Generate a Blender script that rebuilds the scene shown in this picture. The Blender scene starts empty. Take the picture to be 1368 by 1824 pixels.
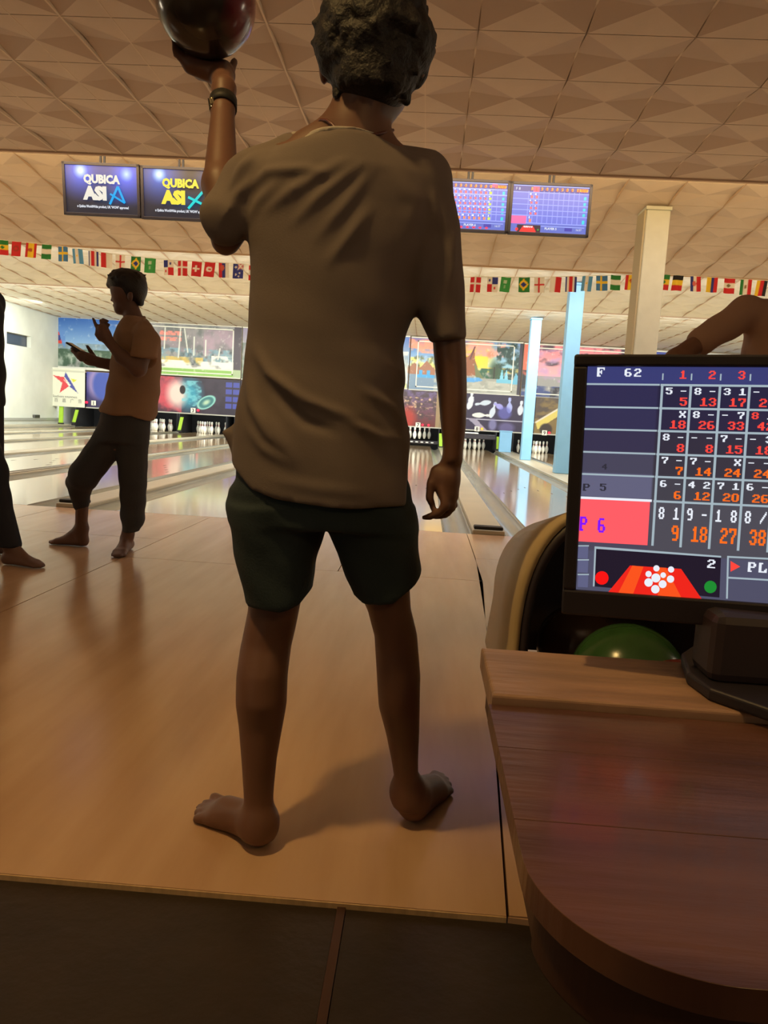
import bpy, bmesh, math, random
import numpy as np
from mathutils import Vector, Matrix
random.seed(7); rng = np.random.default_rng(7)
SC = bpy.context.scene
COL = SC.collection

# ------------------------------------------------------------------ camera
F = 1370.0; CX, CY = 684.0, 912.0; HC = 0.87
HY, SL, VX = 742.0, 0.058, 760.0            # horizon height and slope, vanishing point of the lanes
def _ray(x, y): return np.array([x-CX, -(y-CY), F])
_n = np.cross(_ray(0, HY+SL*(0-684)), _ray(1368, HY+SL*(1368-684))); _n /= np.linalg.norm(_n)
if _n[1] < 0: _n = -_n
_y = _ray(VX, HY+SL*(VX-684)); _y /= np.linalg.norm(_y)
_x = np.cross(_n, _y)
if _x[0] < 0: _x = -_x
RM = np.array([_x, _y, _n])                 # picture axes (right, up, forward) -> room axes (across, along the lanes, up)
EYE = np.array([0, 0, HC])
def W(x, y, Y):                             # point of the room at distance Y along the lanes
    v = RM@_ray(x, y); return EYE+v*Y/v[1]
def G(x, y, z=0.0):                         # point of the room at height z
    v = RM@_ray(x, y); return EYE+v*(z-HC)/v[2]
def WX(x, y, X):
    v = RM@_ray(x, y); return EYE+v*X/v[0]
def PX(p):
    c = (np.asarray(p)-EYE)@RM; return CX+F*c[..., 0]/c[..., 2], CY-F*c[..., 1]/c[..., 2]
cam = bpy.data.objects.new('camera', bpy.data.cameras.new('camera')); COL.objects.link(cam)
r, u, f = RM[:, 0], RM[:, 1], RM[:, 2]
cam.matrix_world = Matrix(((r[0], u[0], -f[0], 0), (r[1], u[1], -f[1], 0), (r[2], u[2], -f[2], HC), (0, 0, 0, 1)))
cam.data.sensor_fit = 'VERTICAL'; cam.data.sensor_height = 24; cam.data.lens = F/1824*24
cam.data.clip_start = 0.02
SC.camera = cam

# ------------------------------------------------------------------ light
SC.view_settings.view_transform = 'Standard'; SC.view_settings.look = 'None'
SC.view_settings.gamma = 1; SC.view_settings.use_curve_mapping = False
SC.view_settings.exposure = 0.0
def lin(c): return tuple((v/255/12.92 if v/255 <= .04045 else ((v/255+.055)/1.055)**2.4) for v in c)
wd = bpy.data.worlds.new('room_air'); SC.world = wd; wd.use_nodes = True
wd.node_tree.nodes['Background'].inputs[0].default_value = (*lin((255, 225, 190)), 1)
wd.node_tree.nodes['Background'].inputs[1].default_value = 0.10
def area(name, loc, size, power, col, direction, spread=math.pi):
    L = bpy.data.lights.new(name, 'AREA'); L.shape = 'RECTANGLE'; L.size, L.size_y = size
    L.energy = power; L.color = lin(col); L.spread = spread
    o = bpy.data.objects.new(name, L); COL.objects.link(o); o.location = loc
    o.rotation_euler = Vector(direction).to_track_quat('-Z', 'Y').to_euler()
    return o
E1, E2, E3, YF = 7.2, 11.8, 16.4, 24.0       # where the ceiling steps, and the wall above the lanes
WARM = (255, 205, 130); COOL = (240, 246, 240); WHITE = (250, 250, 244)
area('cove_tubes', (-1.0, E1+.16, 3.24), (18, .10), 190, (255, 212, 140), (0, .75, .65))
area('cove_tubes', (-1.0, E2+.16, 3.29), (20, .10), 330, WHITE, (0, .75, .65))
area('cove_tubes', (-1.0, E3+.16, 3.30), (20, .10), 330, WHITE, (0, .8, .35))
area('lane_tubes', (-1.0, E3+.4, 3.37), (20, .3), 420, COOL, (0, .25, -1))
area('lane_tubes', (-1.0, E2+.4, 3.42), (20, .3), 300, WHITE, (0, .3, -1))
area('lane_tubes', (-1.5, E1+.4, 3.50), (18, .3), 225, (255, 242, 226), (0, -.05, -1))
area('wall_washer', (-1.0, E3+.3, 3.36), (20, .1), 420, COOL, (0, 1, -.16))
area('side_tubes', (-10.4, 20.5, 3.2), (.25, 5), 80, COOL, (-1, .1, -.5))
area('pit_tubes', (-1.0, 23.9, .75), (22, .08), 150, COOL, (0, .6, -.5))
area('settee_lamp', (1.3, -1.5, 2.8), (.2, .2), 9, (255, 206, 130), (-.14, .68, -.72))
area('settee_lamp', (-1.0, .75, 2.98), (.16, .16), 11, (255, 208, 128), (.26, .22, -1), 2.0)
for _x in (-3.4, 0.2, 3.8): area('up_fill', (_x, -1.6, 2.2), (.6, .2), 6, (255, 222, 190), (0, .8, .62), 1.5)  # unseen fill, added to even out the ceiling tile facets
area('back_fill', (-4.0, -3.6, 1.6), (1.2, .5), 22, (255, 228, 190), (.1, .8, .75))  # added fill from behind the eye, for ceiling and upper back
area('back_fill', (4.5, -3.6, 1.6), (1.2, .5), 18, (255, 226, 196), (-.1, .8, .75))
area('side_fill', (-8.5, 4.5, 2.7), (.5, 2), 40, (255, 236, 205), (.8, .25, -.7))  # added fill from both sides, brightens the near room
area('side_fill', (7.5, 4.5, 2.7), (.5, 2), 34, (255, 236, 205), (-.8, .25, -.7))

# ------------------------------------------------------------------ tools
def empty(name, loc=(0, 0, 0)):
    o = bpy.data.objects.new(name, None); COL.objects.link(o); o.location = loc; return o
def tag(o, label=None, cat=None, group=None, kind=None):
    if label: o['label'] = label
    if cat: o['category'] = cat
    if group: o['group'] = group
    if kind: o['kind'] = kind
    return o
def thing(name, label, cat, loc=(0, 0, 0), group=None): return tag(empty(name, loc), label, cat, group)
def link(name, me, parent=None, loc=None):
    o = bpy.data.objects.new(name, me); COL.objects.link(o)
    if parent is not None:
        o.parent = parent
        o.location = -Vector(parent.location) if loc is None else loc   # vertices given in room coordinates
    elif loc is not None: o.location = loc
    return o
def mesh(name, V, Fc, m, smooth=False):
    me = bpy.data.meshes.new(name); me.from_pydata([tuple(map(float, v)) for v in V], [], [tuple(map(int, q)) for q in Fc])
    if smooth: me.polygons.foreach_set('use_smooth', [True]*len(me.polygons))
    if m: me.materials.append(m)
    me.update(); return me
class MB:
    def __init__(s): s.V = []; s.F = []
    def add(s, V, Fc):
        b = len(s.V); s.V += [tuple(v) for v in V]; s.F += [tuple(i+b for i in q) for q in Fc]; return s
    def box(s, a, b, bev=0, mtx=None):
        bm = bmesh.new(); bmesh.ops.create_cube(bm, size=1)
        for v in bm.verts:
            v.co = Vector([(a[i]+b[i])/2+v.co[i]*(b[i]-a[i]) for i in range(3)])
        if bev: bmesh.ops.bevel(bm, geom=bm.edges[:]+bm.verts[:], offset=bev, segments=2, affect='EDGES', profile=.5)
        if mtx is not None: bmesh.ops.transform(bm, matrix=mtx, verts=bm.verts)
        bm.verts.index_update(); s.add([v.co[:] for v in bm.verts], [[v.index for v in q.verts] for q in bm.faces]); bm.free(); return s
    def prism(s, pts, z0, z1, bev=0):
        bm = bmesh.new(); vs = [bm.verts.new((p[0], p[1], z0)) for p in pts]; fc = bm.faces.new(vs)
        bmesh.ops.recalc_face_normals(bm, faces=[fc])
        g = bmesh.ops.extrude_face_region(bm, geom=[fc])
        bmesh.ops.translate(bm, verts=[e for e in g['geom'] if isinstance(e, bmesh.types.BMVert)], vec=(0, 0, z1-z0))
        bmesh.ops.recalc_face_normals(bm, faces=bm.faces)
        if bev: bmesh.ops.bevel(bm, geom=[e for e in bm.edges if abs(e.verts[0].co.z-e.verts[1].co.z) < 1e-6], offset=bev, segments=3, affect='EDGES', profile=.5)
        bm.verts.index_update(); s.add([v.co[:] for v in bm.verts], [[v.index for v in q.verts] for q in bm.faces]); bm.free(); return s
    def tube(s, pts, r, n=10, closed=False):
        P = [Vector(p) for p in pts]; m = len(P); rr = r if hasattr(r, '__len__') else [r]*m; V = []; Fc = []
        up = None
        for i, p in enumerate(P):
            t = (P[(i+1) % m]-P[i-1]) if closed else (P[min(i+1, m-1)]-P[max(i-1, 0)])
            t.normalize()
            if up is None: up = t.orthogonal().normalized()
            up = (up-t*up.dot(t)).normalized(); w = t.cross(up)
            V += [p+(up*math.cos(2*math.pi*k/n)+w*math.sin(2*math.pi*k/n))*rr[i] for k in range(n)]
        for i in range(m if closed else m-1):
            j = (i+1) % m
            for k in range(n): Fc.append((i*n+k, i*n+(k+1) % n, j*n+(k+1) % n, j*n+k))
        if not closed: Fc.append(tuple(range(n))[::-1]); Fc.append(tuple((m-1)*n+k for k in range(n)))
        return s.add(V, Fc)
    def lathe(s, prof, c=(0, 0, 0), n=16):
        V = []; Fc = []
        for r_, z in prof: V += [(c[0]+r_*math.cos(2*math.pi*k/n), c[1]+r_*math.sin(2*math.pi*k/n), c[2]+z) for k in range(n)]
        for i in range(len(prof)-1):
            for k in range(n): Fc.append((i*n+k, i*n+(k+1) % n, (i+1)*n+(k+1) % n, (i+1)*n+k))
        Fc.append(tuple(range(n))[::-1]); Fc.append(tuple((len(prof)-1)*n+k for k in range(n)))
        return s.add(V, Fc)
    def me(s, name, m, smooth=False): return mesh(name, s.V, s.F, m, smooth)
    def build(s, name, m, parent=None, smooth=False, loc=None): return link(name, s.me(name, m, smooth), parent, loc)

def mat(name, col, rough=.6, metal=0, var=0, scale=8, bump=0, bscale=40, spec=.5, stretch=(1, 1, 1), col2=None, coat=0, sub=0):
    m = bpy.data.materials.new(name); m.use_nodes = True; nt = m.node_tree; N = nt.nodes; L = nt.links
    b = N['Principled BSDF']; c = lin(col)
    b.inputs['Base Color'].default_value = (*c, 1); b.inputs['Roughness'].default_value = rough
    b.inputs['Metallic'].default_value = metal; b.inputs['Specular IOR Level'].default_value = spec
    b.inputs['Coat Weight'].default_value = coat; b.inputs['Coat Roughness'].default_value = .12
    if sub: b.inputs['Subsurface Weight'].default_value = sub; b.inputs['Subsurface Radius'].default_value = (.02, .008, .004)
    if var or bump:
        tc = N.new('ShaderNodeTexCoord'); mp = N.new('ShaderNodeMapping'); L.new(tc.outputs['Object'], mp.inputs[0]); mp.inputs['Scale'].default_value = stretch
    if var:
        nz = N.new('ShaderNodeTexNoise'); nz.inputs['Scale'].default_value = scale; nz.inputs['Detail'].default_value = 6; L.new(mp.outputs[0], nz.inputs[0])
        cr = N.new('ShaderNodeValToRGB'); L.new(nz.outputs[0], cr.inputs[0])
        c2 = lin(col2) if col2 else tuple(v*(1-var) for v in c)
        cr.color_ramp.elements[0].position = .32; cr.color_ramp.elements[1].position = .68
        cr.color_ramp.elements[0].color = (*c2, 1); cr.color_ramp.elements[1].color = (*(c if col2 else tuple(min(1, v*(1+var*.5)) for v in c)), 1)
        L.new(cr.outputs[0], b.inputs['Base Color'])
    if bump:
        n2 = N.new('ShaderNodeTexNoise'); n2.inputs['Scale'].default_value = bscale; n2.inputs['Detail'].default_value = 5; L.new(mp.outputs[0], n2.inputs[0])
        bp = N.new('ShaderNodeBump'); bp.inputs['Strength'].default_value = bump; bp.inputs['Distance'].default_value = .01
        L.new(n2.outputs[0], bp.inputs['Height']); L.new(bp.outputs[0], b.inputs['Normal'])
    return m
def glow(name, col, s):
    m = bpy.data.materials.new(name); m.use_nodes = True; b = m.node_tree.nodes['Principled BSDF']
    b.inputs['Base Color'].default_value = (0, 0, 0, 1); b.inputs['Roughness'].default_value = .4
    b.inputs['Emission Color'].default_value = (*lin(col), 1); b.inputs['Emission Strength'].default_value = s; return m
def print_mat(name, emit=0, rough=.45):
    m = bpy.data.materials.new(name); m.use_nodes = True; N = m.node_tree.nodes; L = m.node_tree.links; b = N['Principled BSDF']
    a = N.new('ShaderNodeAttribute'); a.attribute_name = 'ink'; b.inputs['Roughness'].default_value = rough
    if emit:
        b.inputs['Base Color'].default_value = (.01, .01, .01, 1); L.new(a.outputs['Color'], b.inputs['Emission Color']); b.inputs['Emission Strength'].default_value = emit
    else: L.new(a.outputs['Color'], b.inputs['Base Color'])
    return m

# flat print: a small canvas painted in numbers and carried by the corners of a fine grid
class Canvas:
    def __init__(s, w, h, bg): s.w, s.h = w, h; s.a = np.zeros((h, w, 3)); s.a[:] = bg; s.Y, s.X = np.mgrid[0:h, 0:w]; s.X = (s.X+.5)/w; s.Y = (s.Y+.5)/h
    def mix(s, m, c, k=1.0):
        m = np.clip(m, 0, 1)[..., None]*k; s.a = s.a*(1-m)+np.array(c, float)*m; return s
    def rect(s, x0, y0, x1, y1, c, k=1.): return s.mix(((s.X >= x0) & (s.X < x1) & (s.Y >= y0) & (s.Y < y1)).astype(float), c, k)
    def ell(s, x, y, rx, ry, c, k=1., soft=.08): q = np.sqrt(((s.X-x)/rx)**2+((s.Y-y)/ry)**2); return s.mix((1-q)/soft+.5, c, k)
    def ring(s, x, y, rx, ry, wd_, c, k=1.): q = np.sqrt(((s.X-x)/rx)**2+((s.Y-y)/ry)**2); return s.mix(1-abs(q-1)/wd_, c, k)
    def poly(s, pts, c, k=1.):
        ins = np.zeros(s.X.shape, bool); n = len(pts)
        for i in range(n):
            (x1, y1), (x2, y2) = pts[i], pts[(i+1) % n]
            if y1 == y2: continue
            cnd = ((y1 > s.Y) != (y2 > s.Y)) & (s.X < (x2-x1)*(s.Y-y1)/(y2-y1)+x1); ins ^= cnd
        return s.mix(ins.astype(float), c, k)
    def line(s, x1, y1, x2, y2, wd_, c, k=1., asp=1.):
        dx, dy = (x2-x1), (y2-y1)*asp; L2 = dx*dx+dy*dy+1e-12
        t = np.clip(((s.X-x1)*dx+(s.Y-y1)*asp*dy)/L2, 0, 1); d = np.hypot(s.X-x1-t*dx, (s.Y-y1)*asp-t*dy); return s.mix(1.5-d/wd_, c, k)
    def grad(s, y0, c0, y1, c1, x0=0, x1=1):
        t = np.clip((s.Y-y0)/(y1-y0), 0, 1)[..., None]; g = np.array(c0)*(1-t)+np.array(c1)*t
        m = ((s.Y >= y0) & (s.Y <= y1) & (s.X >= x0) & (s.X < x1))[..., None]; s.a = np.where(m, g, s.a); return s
    def noise(s, x0, y0, x1, y1, c, fx, fy, th=.5, k=1., seed=0):
        g = np.random.default_rng(seed); v = np.zeros(s.X.shape)
        for o in range(3):
            gx, gy = int(fx*2**o)+2, int(fy*2**o)+2; gr = g.random((gy, gx))
            U = np.clip(s.X*(gx-1), 0, gx-1.001); V = np.clip(s.Y*(gy-1), 0, gy-1.001); i, j = U.astype(int), V.astype(int); a, b = U-i, V-j
            a = a*a*(3-2*a); b = b*b*(3-2*b)
            v += (gr[j, i]*(1-a)*(1-b)+gr[j, i+1]*a*(1-b)+gr[j+1, i]*(1-a)*b+gr[j+1, i+1]*a*b)*.5**o
        v /= 1.75; m = ((s.X >= x0) & (s.X < x1) & (s.Y >= y0) & (s.Y < y1))
        return s.mix(np.clip((v-th)*4+.5, 0, 1)*m, c, k)
def sheet(name, cv, o, ux, vy, m, parent=None, loc=None, sub=None):
    """grid from corner o, along ux (right) and vy (down); sub = columns [a, b) of the canvas"""
    a = cv.a if sub is None else cv.a[:, sub[0]:sub[1]]
    h, w = a.shape[:2]; U, V = np.meshgrid(np.linspace(0, 1, w+1), np.linspace(0, 1, h+1))
    P = np.array(o)+U[..., None]*np.array(ux)+V[..., None]*np.array(vy)
    idx = np.arange((w+1)*(h+1)).reshape(h+1, w+1)
    q = np.stack([idx[1:, :-1], idx[1:, 1:], idx[:-1, 1:], idx[:-1, :-1]], -1).reshape(-1, 4)
    me = bpy.data.meshes.new(name); me.vertices.add((w+1)*(h+1)); me.vertices.foreach_set('co', P.reshape(-1).astype('f'))
    me.loops.add(q.size); me.loops.foreach_set('vertex_index', q.reshape(-1).astype('i'))
    me.polygons.add(len(q)); me.polygons.foreach_set('loop_start', np.arange(0, q.size, 4, dtype='i'))
    pad = np.pad(a, ((0, 1), (0, 1), (0, 0)), 'edge')/255.; c = np.where(pad <= .04045, pad/12.92, ((pad+.055)/1.055)**2.4)
    at = me.color_attributes.new('ink', 'FLOAT_COLOR', 'POINT'); c4 = np.ones(((w+1)*(h+1), 4), 'f'); c4[:, :3] = c.reshape(-1, 3)
    me.update(calc_edges=True); at = me.color_attributes['ink']; at.data.foreach_set('color', c4.reshape(-1))
    me.materials.append(m); me.validate(); return link(name, me, parent, loc)
_tc = {}
def text(name, s_, size, org, ux, vy, m, parent=None, sx=1., bold=0., align='LEFT', ext=.0004, loc=None):
    """flat lettering: baseline starts at org, runs along unit ux, up along unit vy"""
    c = bpy.data.curves.new('lettering', 'FONT'); c.body = s_; c.size = size; c.offset = bold; c.extrude = ext; c.align_x = align; c.resolution_u = 2
    o = bpy.data.objects.new('lettering', c); COL.objects.link(o); dg = bpy.context.evaluated_depsgraph_get(); me = bpy.data.meshes.new_from_object(o.evaluated_get(dg))
    bpy.data.objects.remove(o); ux = Vector(ux).normalized(); vy = Vector(vy).normalized(); n = ux.cross(vy)
    M = Matrix(((ux.x*sx, vy.x, n.x, org[0]), (ux.y*sx, vy.y, n.y, org[1]), (ux.z*sx, vy.z, n.z, org[2]), (0, 0, 0, 1)))
    me.transform(M); me.name = name; me.materials.clear(); me.materials.append(m); return link(name, me, parent, loc)

# ------------------------------------------------------------------ soft solid bodies (distance field + surface nets)
class Solid:
    def __init__(s, lo, hi, h):
        s.lo = np.array(lo, float); s.h = h; s.n = (np.ceil((np.array(hi)-s.lo)/h)).astype(int)+1
        s.D = np.full(s.n, .05, np.float32); s.ax = [s.lo[i]+h*np.arange(s.n[i]) for i in range(3)]
    def _win(s, a, b, pad):
        i0 = np.clip(((np.array(a)-pad-s.lo)/s.h).astype(int), 0, s.n-1); i1 = np.clip(((np.array(b)+pad-s.lo)/s.h).astype(int)+2, 1, s.n)
        sl = tuple(slice(i0[i], i1[i]) for i in range(3))
        if any(i1[i] <= i0[i] for i in range(3)): return None, None
        g = np.meshgrid(*[s.ax[i][sl[i]] for i in range(3)], indexing='ij', sparse=True); return sl, g
    def _put(s, sl, d, k):
        A = s.D[sl]; d = d.astype(np.float32)
        if k > 0: t = np.clip(.5+.5*(A-d)/k, 0, 1); s.D[sl] = A*(1-t)+d*t-k*t*(1-t)
        else: s.D[sl] = np.minimum(A, d)
    def cone(s, a, ra, b, rb, k=.012, fl=1., ax=1):
        a = np.array(a, float); b = np.array(b, float); R = max(ra, rb)*max(1, fl)
        sl, g = s._win(np.minimum(a, b), np.maximum(a, b), R+k+.02)
        if sl is None: return s
        sc = [1., 1., 1.]; sc[ax] = 1/fl
        p = [(g[i]-a[i])*sc[i] for i in range(3)]; d = [(b[i]-a[i])*sc[i] for i in range(3)]; L2 = sum(q*q for q in d)+1e-9
        t = np.clip(sum(p[i]*d[i] for i in range(3))/L2, 0, 1)
        ds = np.sqrt(sum((p[i]-t*d[i])**2 for i in range(3)))-(ra+(rb-ra)*t); s._put(sl, ds*min(1, fl), k); return s
    def chain(s, pts, k=.012, fl=1., ax=1):
        for (a, ra), (b, rb) in zip(pts[:-1], pts[1:]): s.cone(a, ra, b, rb, k, fl, ax)
        return s
    def ell(s, c, r, k=.012, rot=None):
        c = np.array(c, float); r = np.array(r, float); R = max(r); sl, g = s._win(c-R, c+R, k+.02)
        if sl is None: return s
        p = np.stack(np.broadcast_arrays(*[g[i]-c[i] for i in range(3)]), -1)
        if rot is not None: p = p@np.array(rot)
        q = np.sqrt(((p/r)**2).sum(-1)); s._put(sl, (q-1)*min(r), k); return s
    def loft(s, L, R, yc, e, k=.015, pw=2.):
        """L, R: lists of (z, x); yc, e: lists of (z, value)"""
        L, R, yc, e = [np.array(sorted(t)) for t in (L, R, yc, e)]
        z0, z1 = min(L[0, 0], R[0, 0]), max(L[-1, 0], R[-1, 0])
        sl, g = s._win((L[:, 1].min(), yc[:, 1].min()-e[:, 1].max(), z0), (R[:, 1].max(), yc[:, 1].max()+e[:, 1].max(), z1), k+.02)
        if sl is None: return s
        z = g[2]; xl = np.interp(z, L[:, 0], L[:, 1]); xr = np.interp(z, R[:, 0], R[:, 1]); y = np.interp(z, yc[:, 0], yc[:, 1]); ee = np.interp(z, e[:, 0], e[:, 1])
        cx, w = (xl+xr)/2, (xr-xl)/2; q = (abs((g[0]-cx)/w)**pw+abs((g[1]-y)/ee)**pw)**(1/pw); d = (q-1)*np.minimum(w, ee)
        s._put(sl, np.maximum(d, np.maximum(z0-z, z-z1)), k); return s
    def cut(s, fn):                                    # keep where fn(x, y, z) <= 0
        g = np.meshgrid(*s.ax, indexing='ij', sparse=True); s.D = np.maximum(s.D, fn(*g).astype(np.float32)); return s
    def surf(s):
        D = s.D.copy(); D[0] = D[-1] = .05; D[:, 0] = D[:, -1] = .05; D[:, :, 0] = D[:, :, -1] = .05
        ins = D < 0; nx, ny, nz = D.shape
        cnt = np.zeros((nx-1, ny-1, nz-1), np.int8); corners = [(i, j, k) for i in (0, 1) for j in (0, 1) for k in (0, 1)]
        for i, j, k in corners: cnt += ins[i:nx-1+i, j:ny-1+j, k:nz-1+k]
        act = (cnt > 0) & (cnt < 8); C = np.argwhere(act); idx = np.full(act.shape, -1, np.int64); idx[act] = np.arange(len(C))
        acc = np.zeros((len(C), 3)); num = np.zeros(len(C))
        for a in corners:
            for x in range(3):
                if a[x]: continue
                b = list(a); b[x] = 1; va = D[tuple((C+a).T)]; vb = D[tuple((C+b).T)]; m = (va < 0) != (vb < 0)
                t = np.where(m, va/(va-vb+1e-20), 0); p = np.tile(np.array(a, float), (len(C), 1)); p[:, x] += t
                acc[m] += p[m]; num += m
        V = s.lo+(C+acc/num[:, None])*s.h; Fs = []
        for x in range(3):
            y, z = (x+1) % 3, (x+2) % 3; sa = [slice(None)]*3; sb = [slice(None)]*3; sa[x] = slice(0, -1); sb[x] = slice(1, None)
            A, B = ins[tuple(sa)], ins[tuple(sb)]; E = np.argwhere(A != B)
            fl = A[tuple(E.T)]; ey = np.zeros(3, int); ey[y] = 1; ez = np.zeros(3, int); ez[z] = 1
            ok = (E[:, y] > 0) & (E[:, z] > 0); E = E[ok]; fl = fl[ok]
            q = np.stack([idx[tuple((E-ey-ez).T)], idx[tuple((E-ez).T)], idx[tuple(E.T)], idx[tuple((E-ey).T)]], 1)
            q[~fl] = q[~fl][:, ::-1]; Fs.append(q)
        return V, np.concatenate(Fs)
def big_mesh(name, V, Q, m, parent=None, relax=2):
    me = bpy.data.meshes.new(name)
    if relax:
        e = np.concatenate([Q[:, [0, 1]], Q[:, [1, 2]], Q[:, [2, 3]], Q[:, [3, 0]]]); n = len(V)
        cnt = np.bincount(e[:, 0], minlength=n)+np.bincount(e[:, 1], minlength=n)
        for _ in range(relax):
            A = np.stack([np.bincount(e[:, 0], V[e[:, 1], i], n)+np.bincount(e[:, 1], V[e[:, 0], i], n) for i in range(3)], 1)/cnt[:, None]; V = V*.5+A*.5
    me.vertices.add(len(V)); me.vertices.foreach_set('co', V.reshape(-1).astype('f'))
    me.loops.add(Q.size); me.loops.foreach_set('vertex_index', Q.reshape(-1).astype('i'))
    me.polygons.add(len(Q)); me.polygons.foreach_set('loop_start', np.arange(0, Q.size, 4, dtype='i'))
    me.update(calc_edges=True); me.polygons.foreach_set('use_smooth', np.ones(len(Q), bool)); me.materials.append(m)
    me.update(); return link(name, me, parent)
def vnormals(V, Q):
    n = np.cross(V[Q[:, 2]]-V[Q[:, 0]], V[Q[:, 3]]-V[Q[:, 1]]); N = np.zeros_like(V)
    for c in range(4):
        for i in range(3): N[:, i] += np.bincount(Q[:, c], n[:, i], len(V))
    return N/(np.linalg.norm(N, axis=1)[:, None]+1e-12)

# ------------------------------------------------------------------ materials
M = dict(
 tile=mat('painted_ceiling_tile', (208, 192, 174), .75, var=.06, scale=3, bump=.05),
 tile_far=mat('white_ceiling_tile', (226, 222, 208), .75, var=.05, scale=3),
 hollow_soft=mat('soft_shaded_hollow_paint', (201, 185, 168), .8), hollow=mat('shaded_hollow_paint', (188, 170, 154), .8), hollow_far=mat('pale_shaded_hollow_paint', (220, 216, 202), .8),  # shade painted into the tile recesses, in three strengths
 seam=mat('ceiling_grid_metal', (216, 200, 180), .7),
 fascia=mat('brown_fascia_paint', (190, 165, 140), .8, var=.05),
 wall=mat('white_wall_paint', (222, 226, 214), .8, var=.08, scale=1.5, bump=.1),
 wood=mat('worn_approach_wood', (208, 174, 144), .19, var=.2, scale=2.2, bump=.05, bscale=9, stretch=(3, .35, 1), col2=(188, 150, 118)),
 gap=mat('dark_floor_joint', (60, 38, 22), .8),
 lower=mat('scuffed_brown_vinyl', (48, 38, 29), .42, var=.3, scale=5, bump=.15),
 lane=mat('oiled_lane_wood', (208, 176, 134), .09, var=.14, scale=5, stretch=(14, .25, 1), coat=.6),
 gutter=mat('grey_gutter_plastic', (140, 140, 128), .25, var=.15, scale=3, stretch=(4, .3, 1)),
 cap=mat('beige_divider_plastic', (186, 178, 156), .35, var=.08, scale=2),
 rail=mat('pale_metal_rail', (190, 192, 184), .3, metal=.3),
 dark=mat('black_plastic', (36, 31, 38), .5), dark2=mat('soft_black_rubber', (28, 26, 26), .6),
 pit=mat('black_pit_curtain', (22, 22, 26), .8), steel=mat('dull_grey_steel', (110, 110, 110), .4, metal=.8),
 pinw=mat('white_pin_plastic', (238, 236, 222), .25), red=mat('red_pin_stripe', (190, 35, 35), .35),
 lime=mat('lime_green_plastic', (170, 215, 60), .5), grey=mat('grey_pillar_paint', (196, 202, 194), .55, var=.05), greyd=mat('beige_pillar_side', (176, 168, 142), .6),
 blue=mat('sky_blue_pillar_paint', (128, 182, 222), .45, var=.05, scale=3), white=mat('white_vinyl', (236, 236, 224), .5),
 skin=mat('tanned_skin', (114, 80, 66), .5, var=.08, scale=10, sub=.08), skin2=mat('olive_skin', (108, 80, 72), .55, var=.06, scale=8),
 hair=mat('dark_brown_hair', (25, 18, 17), .6, var=.4, scale=60, bump=.5, bscale=120), hair2=mat('black_hair', (24, 22, 26), .5, bump=.3, bscale=120),
 shirt=mat('taupe_cotton_jersey', (114, 102, 96), .85, var=.05, scale=6, bump=.06, bscale=300),
 rib=mat('heather_collar_rib', (176, 168, 158), .9, bump=.2, bscale=300),
 shorts=mat('dark_teal_cotton', (36, 50, 54), .85, bump=.12, bscale=250, var=.1),
 tan=mat('tan_cotton_pique', (150, 120, 96), .85, var=.06, bump=.1, bscale=200), char=mat('charcoal_sweatpants', (58, 60, 66), .85, var=.1, bump=.1, bscale=150),
 denim=mat('dark_navy_denim', (32, 36, 50), .85), pinkshirt=mat('dusty_pink_cotton', (158, 126, 110), .85, var=.05),
 table=mat('reddish_varnished_wood', (112, 76, 58), .36, var=.45, scale=3.2, bump=.12, bscale=14, stretch=(.8, 6, 1), col2=(80, 52, 40), coat=.2),
 tedge=mat('dark_stained_table_edge', (70, 42, 26), .5, var=.2), plank=mat('pale_worn_wood', (168, 134, 108), .45, var=.35, scale=4, bump=.2, bscale=16, stretch=(1, 6, 1)),
 shell=mat('beige_moulded_plastic', (196, 172, 128), .5, var=.05), inner=mat('dark_purple_plastic', (48, 38, 42), .5),
 green=mat('marbled_green_ball', (58, 96, 52), .22, var=.35, scale=9), pink=mat('marbled_red_ball', (110, 50, 48), .25, var=.3, scale=9), brown=mat('brown_ball', (66, 48, 36), .25),
 ball=mat('dark_swirl_ball', (44, 38, 38), .18, var=.6, scale=4, col2=(96, 26, 38), coat=.5),
 ink=print_mat('printed_vinyl'), cloth=print_mat('printed_flag_cloth', 0, .8), screen=print_mat('lit_screen', 1.15), logo=print_mat('lit_logo_screen', 1.45),
)
FR = dict(white=glow('lit_white_text', (235, 240, 250), 1.), red=glow('lit_red_text', (255, 72, 62), 1.), orange=glow('lit_orange_text', (255, 112, 30), 1.), bar=glow('lit_grid_line', (172, 190, 200), .9),
 violet=glow('lit_violet_text', (130, 20, 250), 1.), dim=glow('lit_dim_text', (52, 50, 62), .9), salmon=glow('lit_salmon_cell', (255, 92, 100), 1.05), cream=glow('lit_cream_text', (232, 226, 212), 1.1),
 yellow=glow('lit_yellow_text', (248, 226, 70), 1.1), cyan=glow('lit_cyan_mark', (0, 165, 235), 1.1), teal=glow('lit_teal_mark', (10, 210, 210), 1.1), led=glow('red_led', (255, 30, 60), 2.5), amber=glow('amber_led', (255, 150, 30), 3.))

# ------------------------------------------------------------------ the room shell
XL_, XR_ = -11.62, 9.6
T = .615
def slab(name, a, b, m, lab=None):
    o = MB().box(a, b).build(name, m, loc=(0, 0, 0)); o['kind'] = 'structure'
    if lab: o['label'] = lab
    return o
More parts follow.
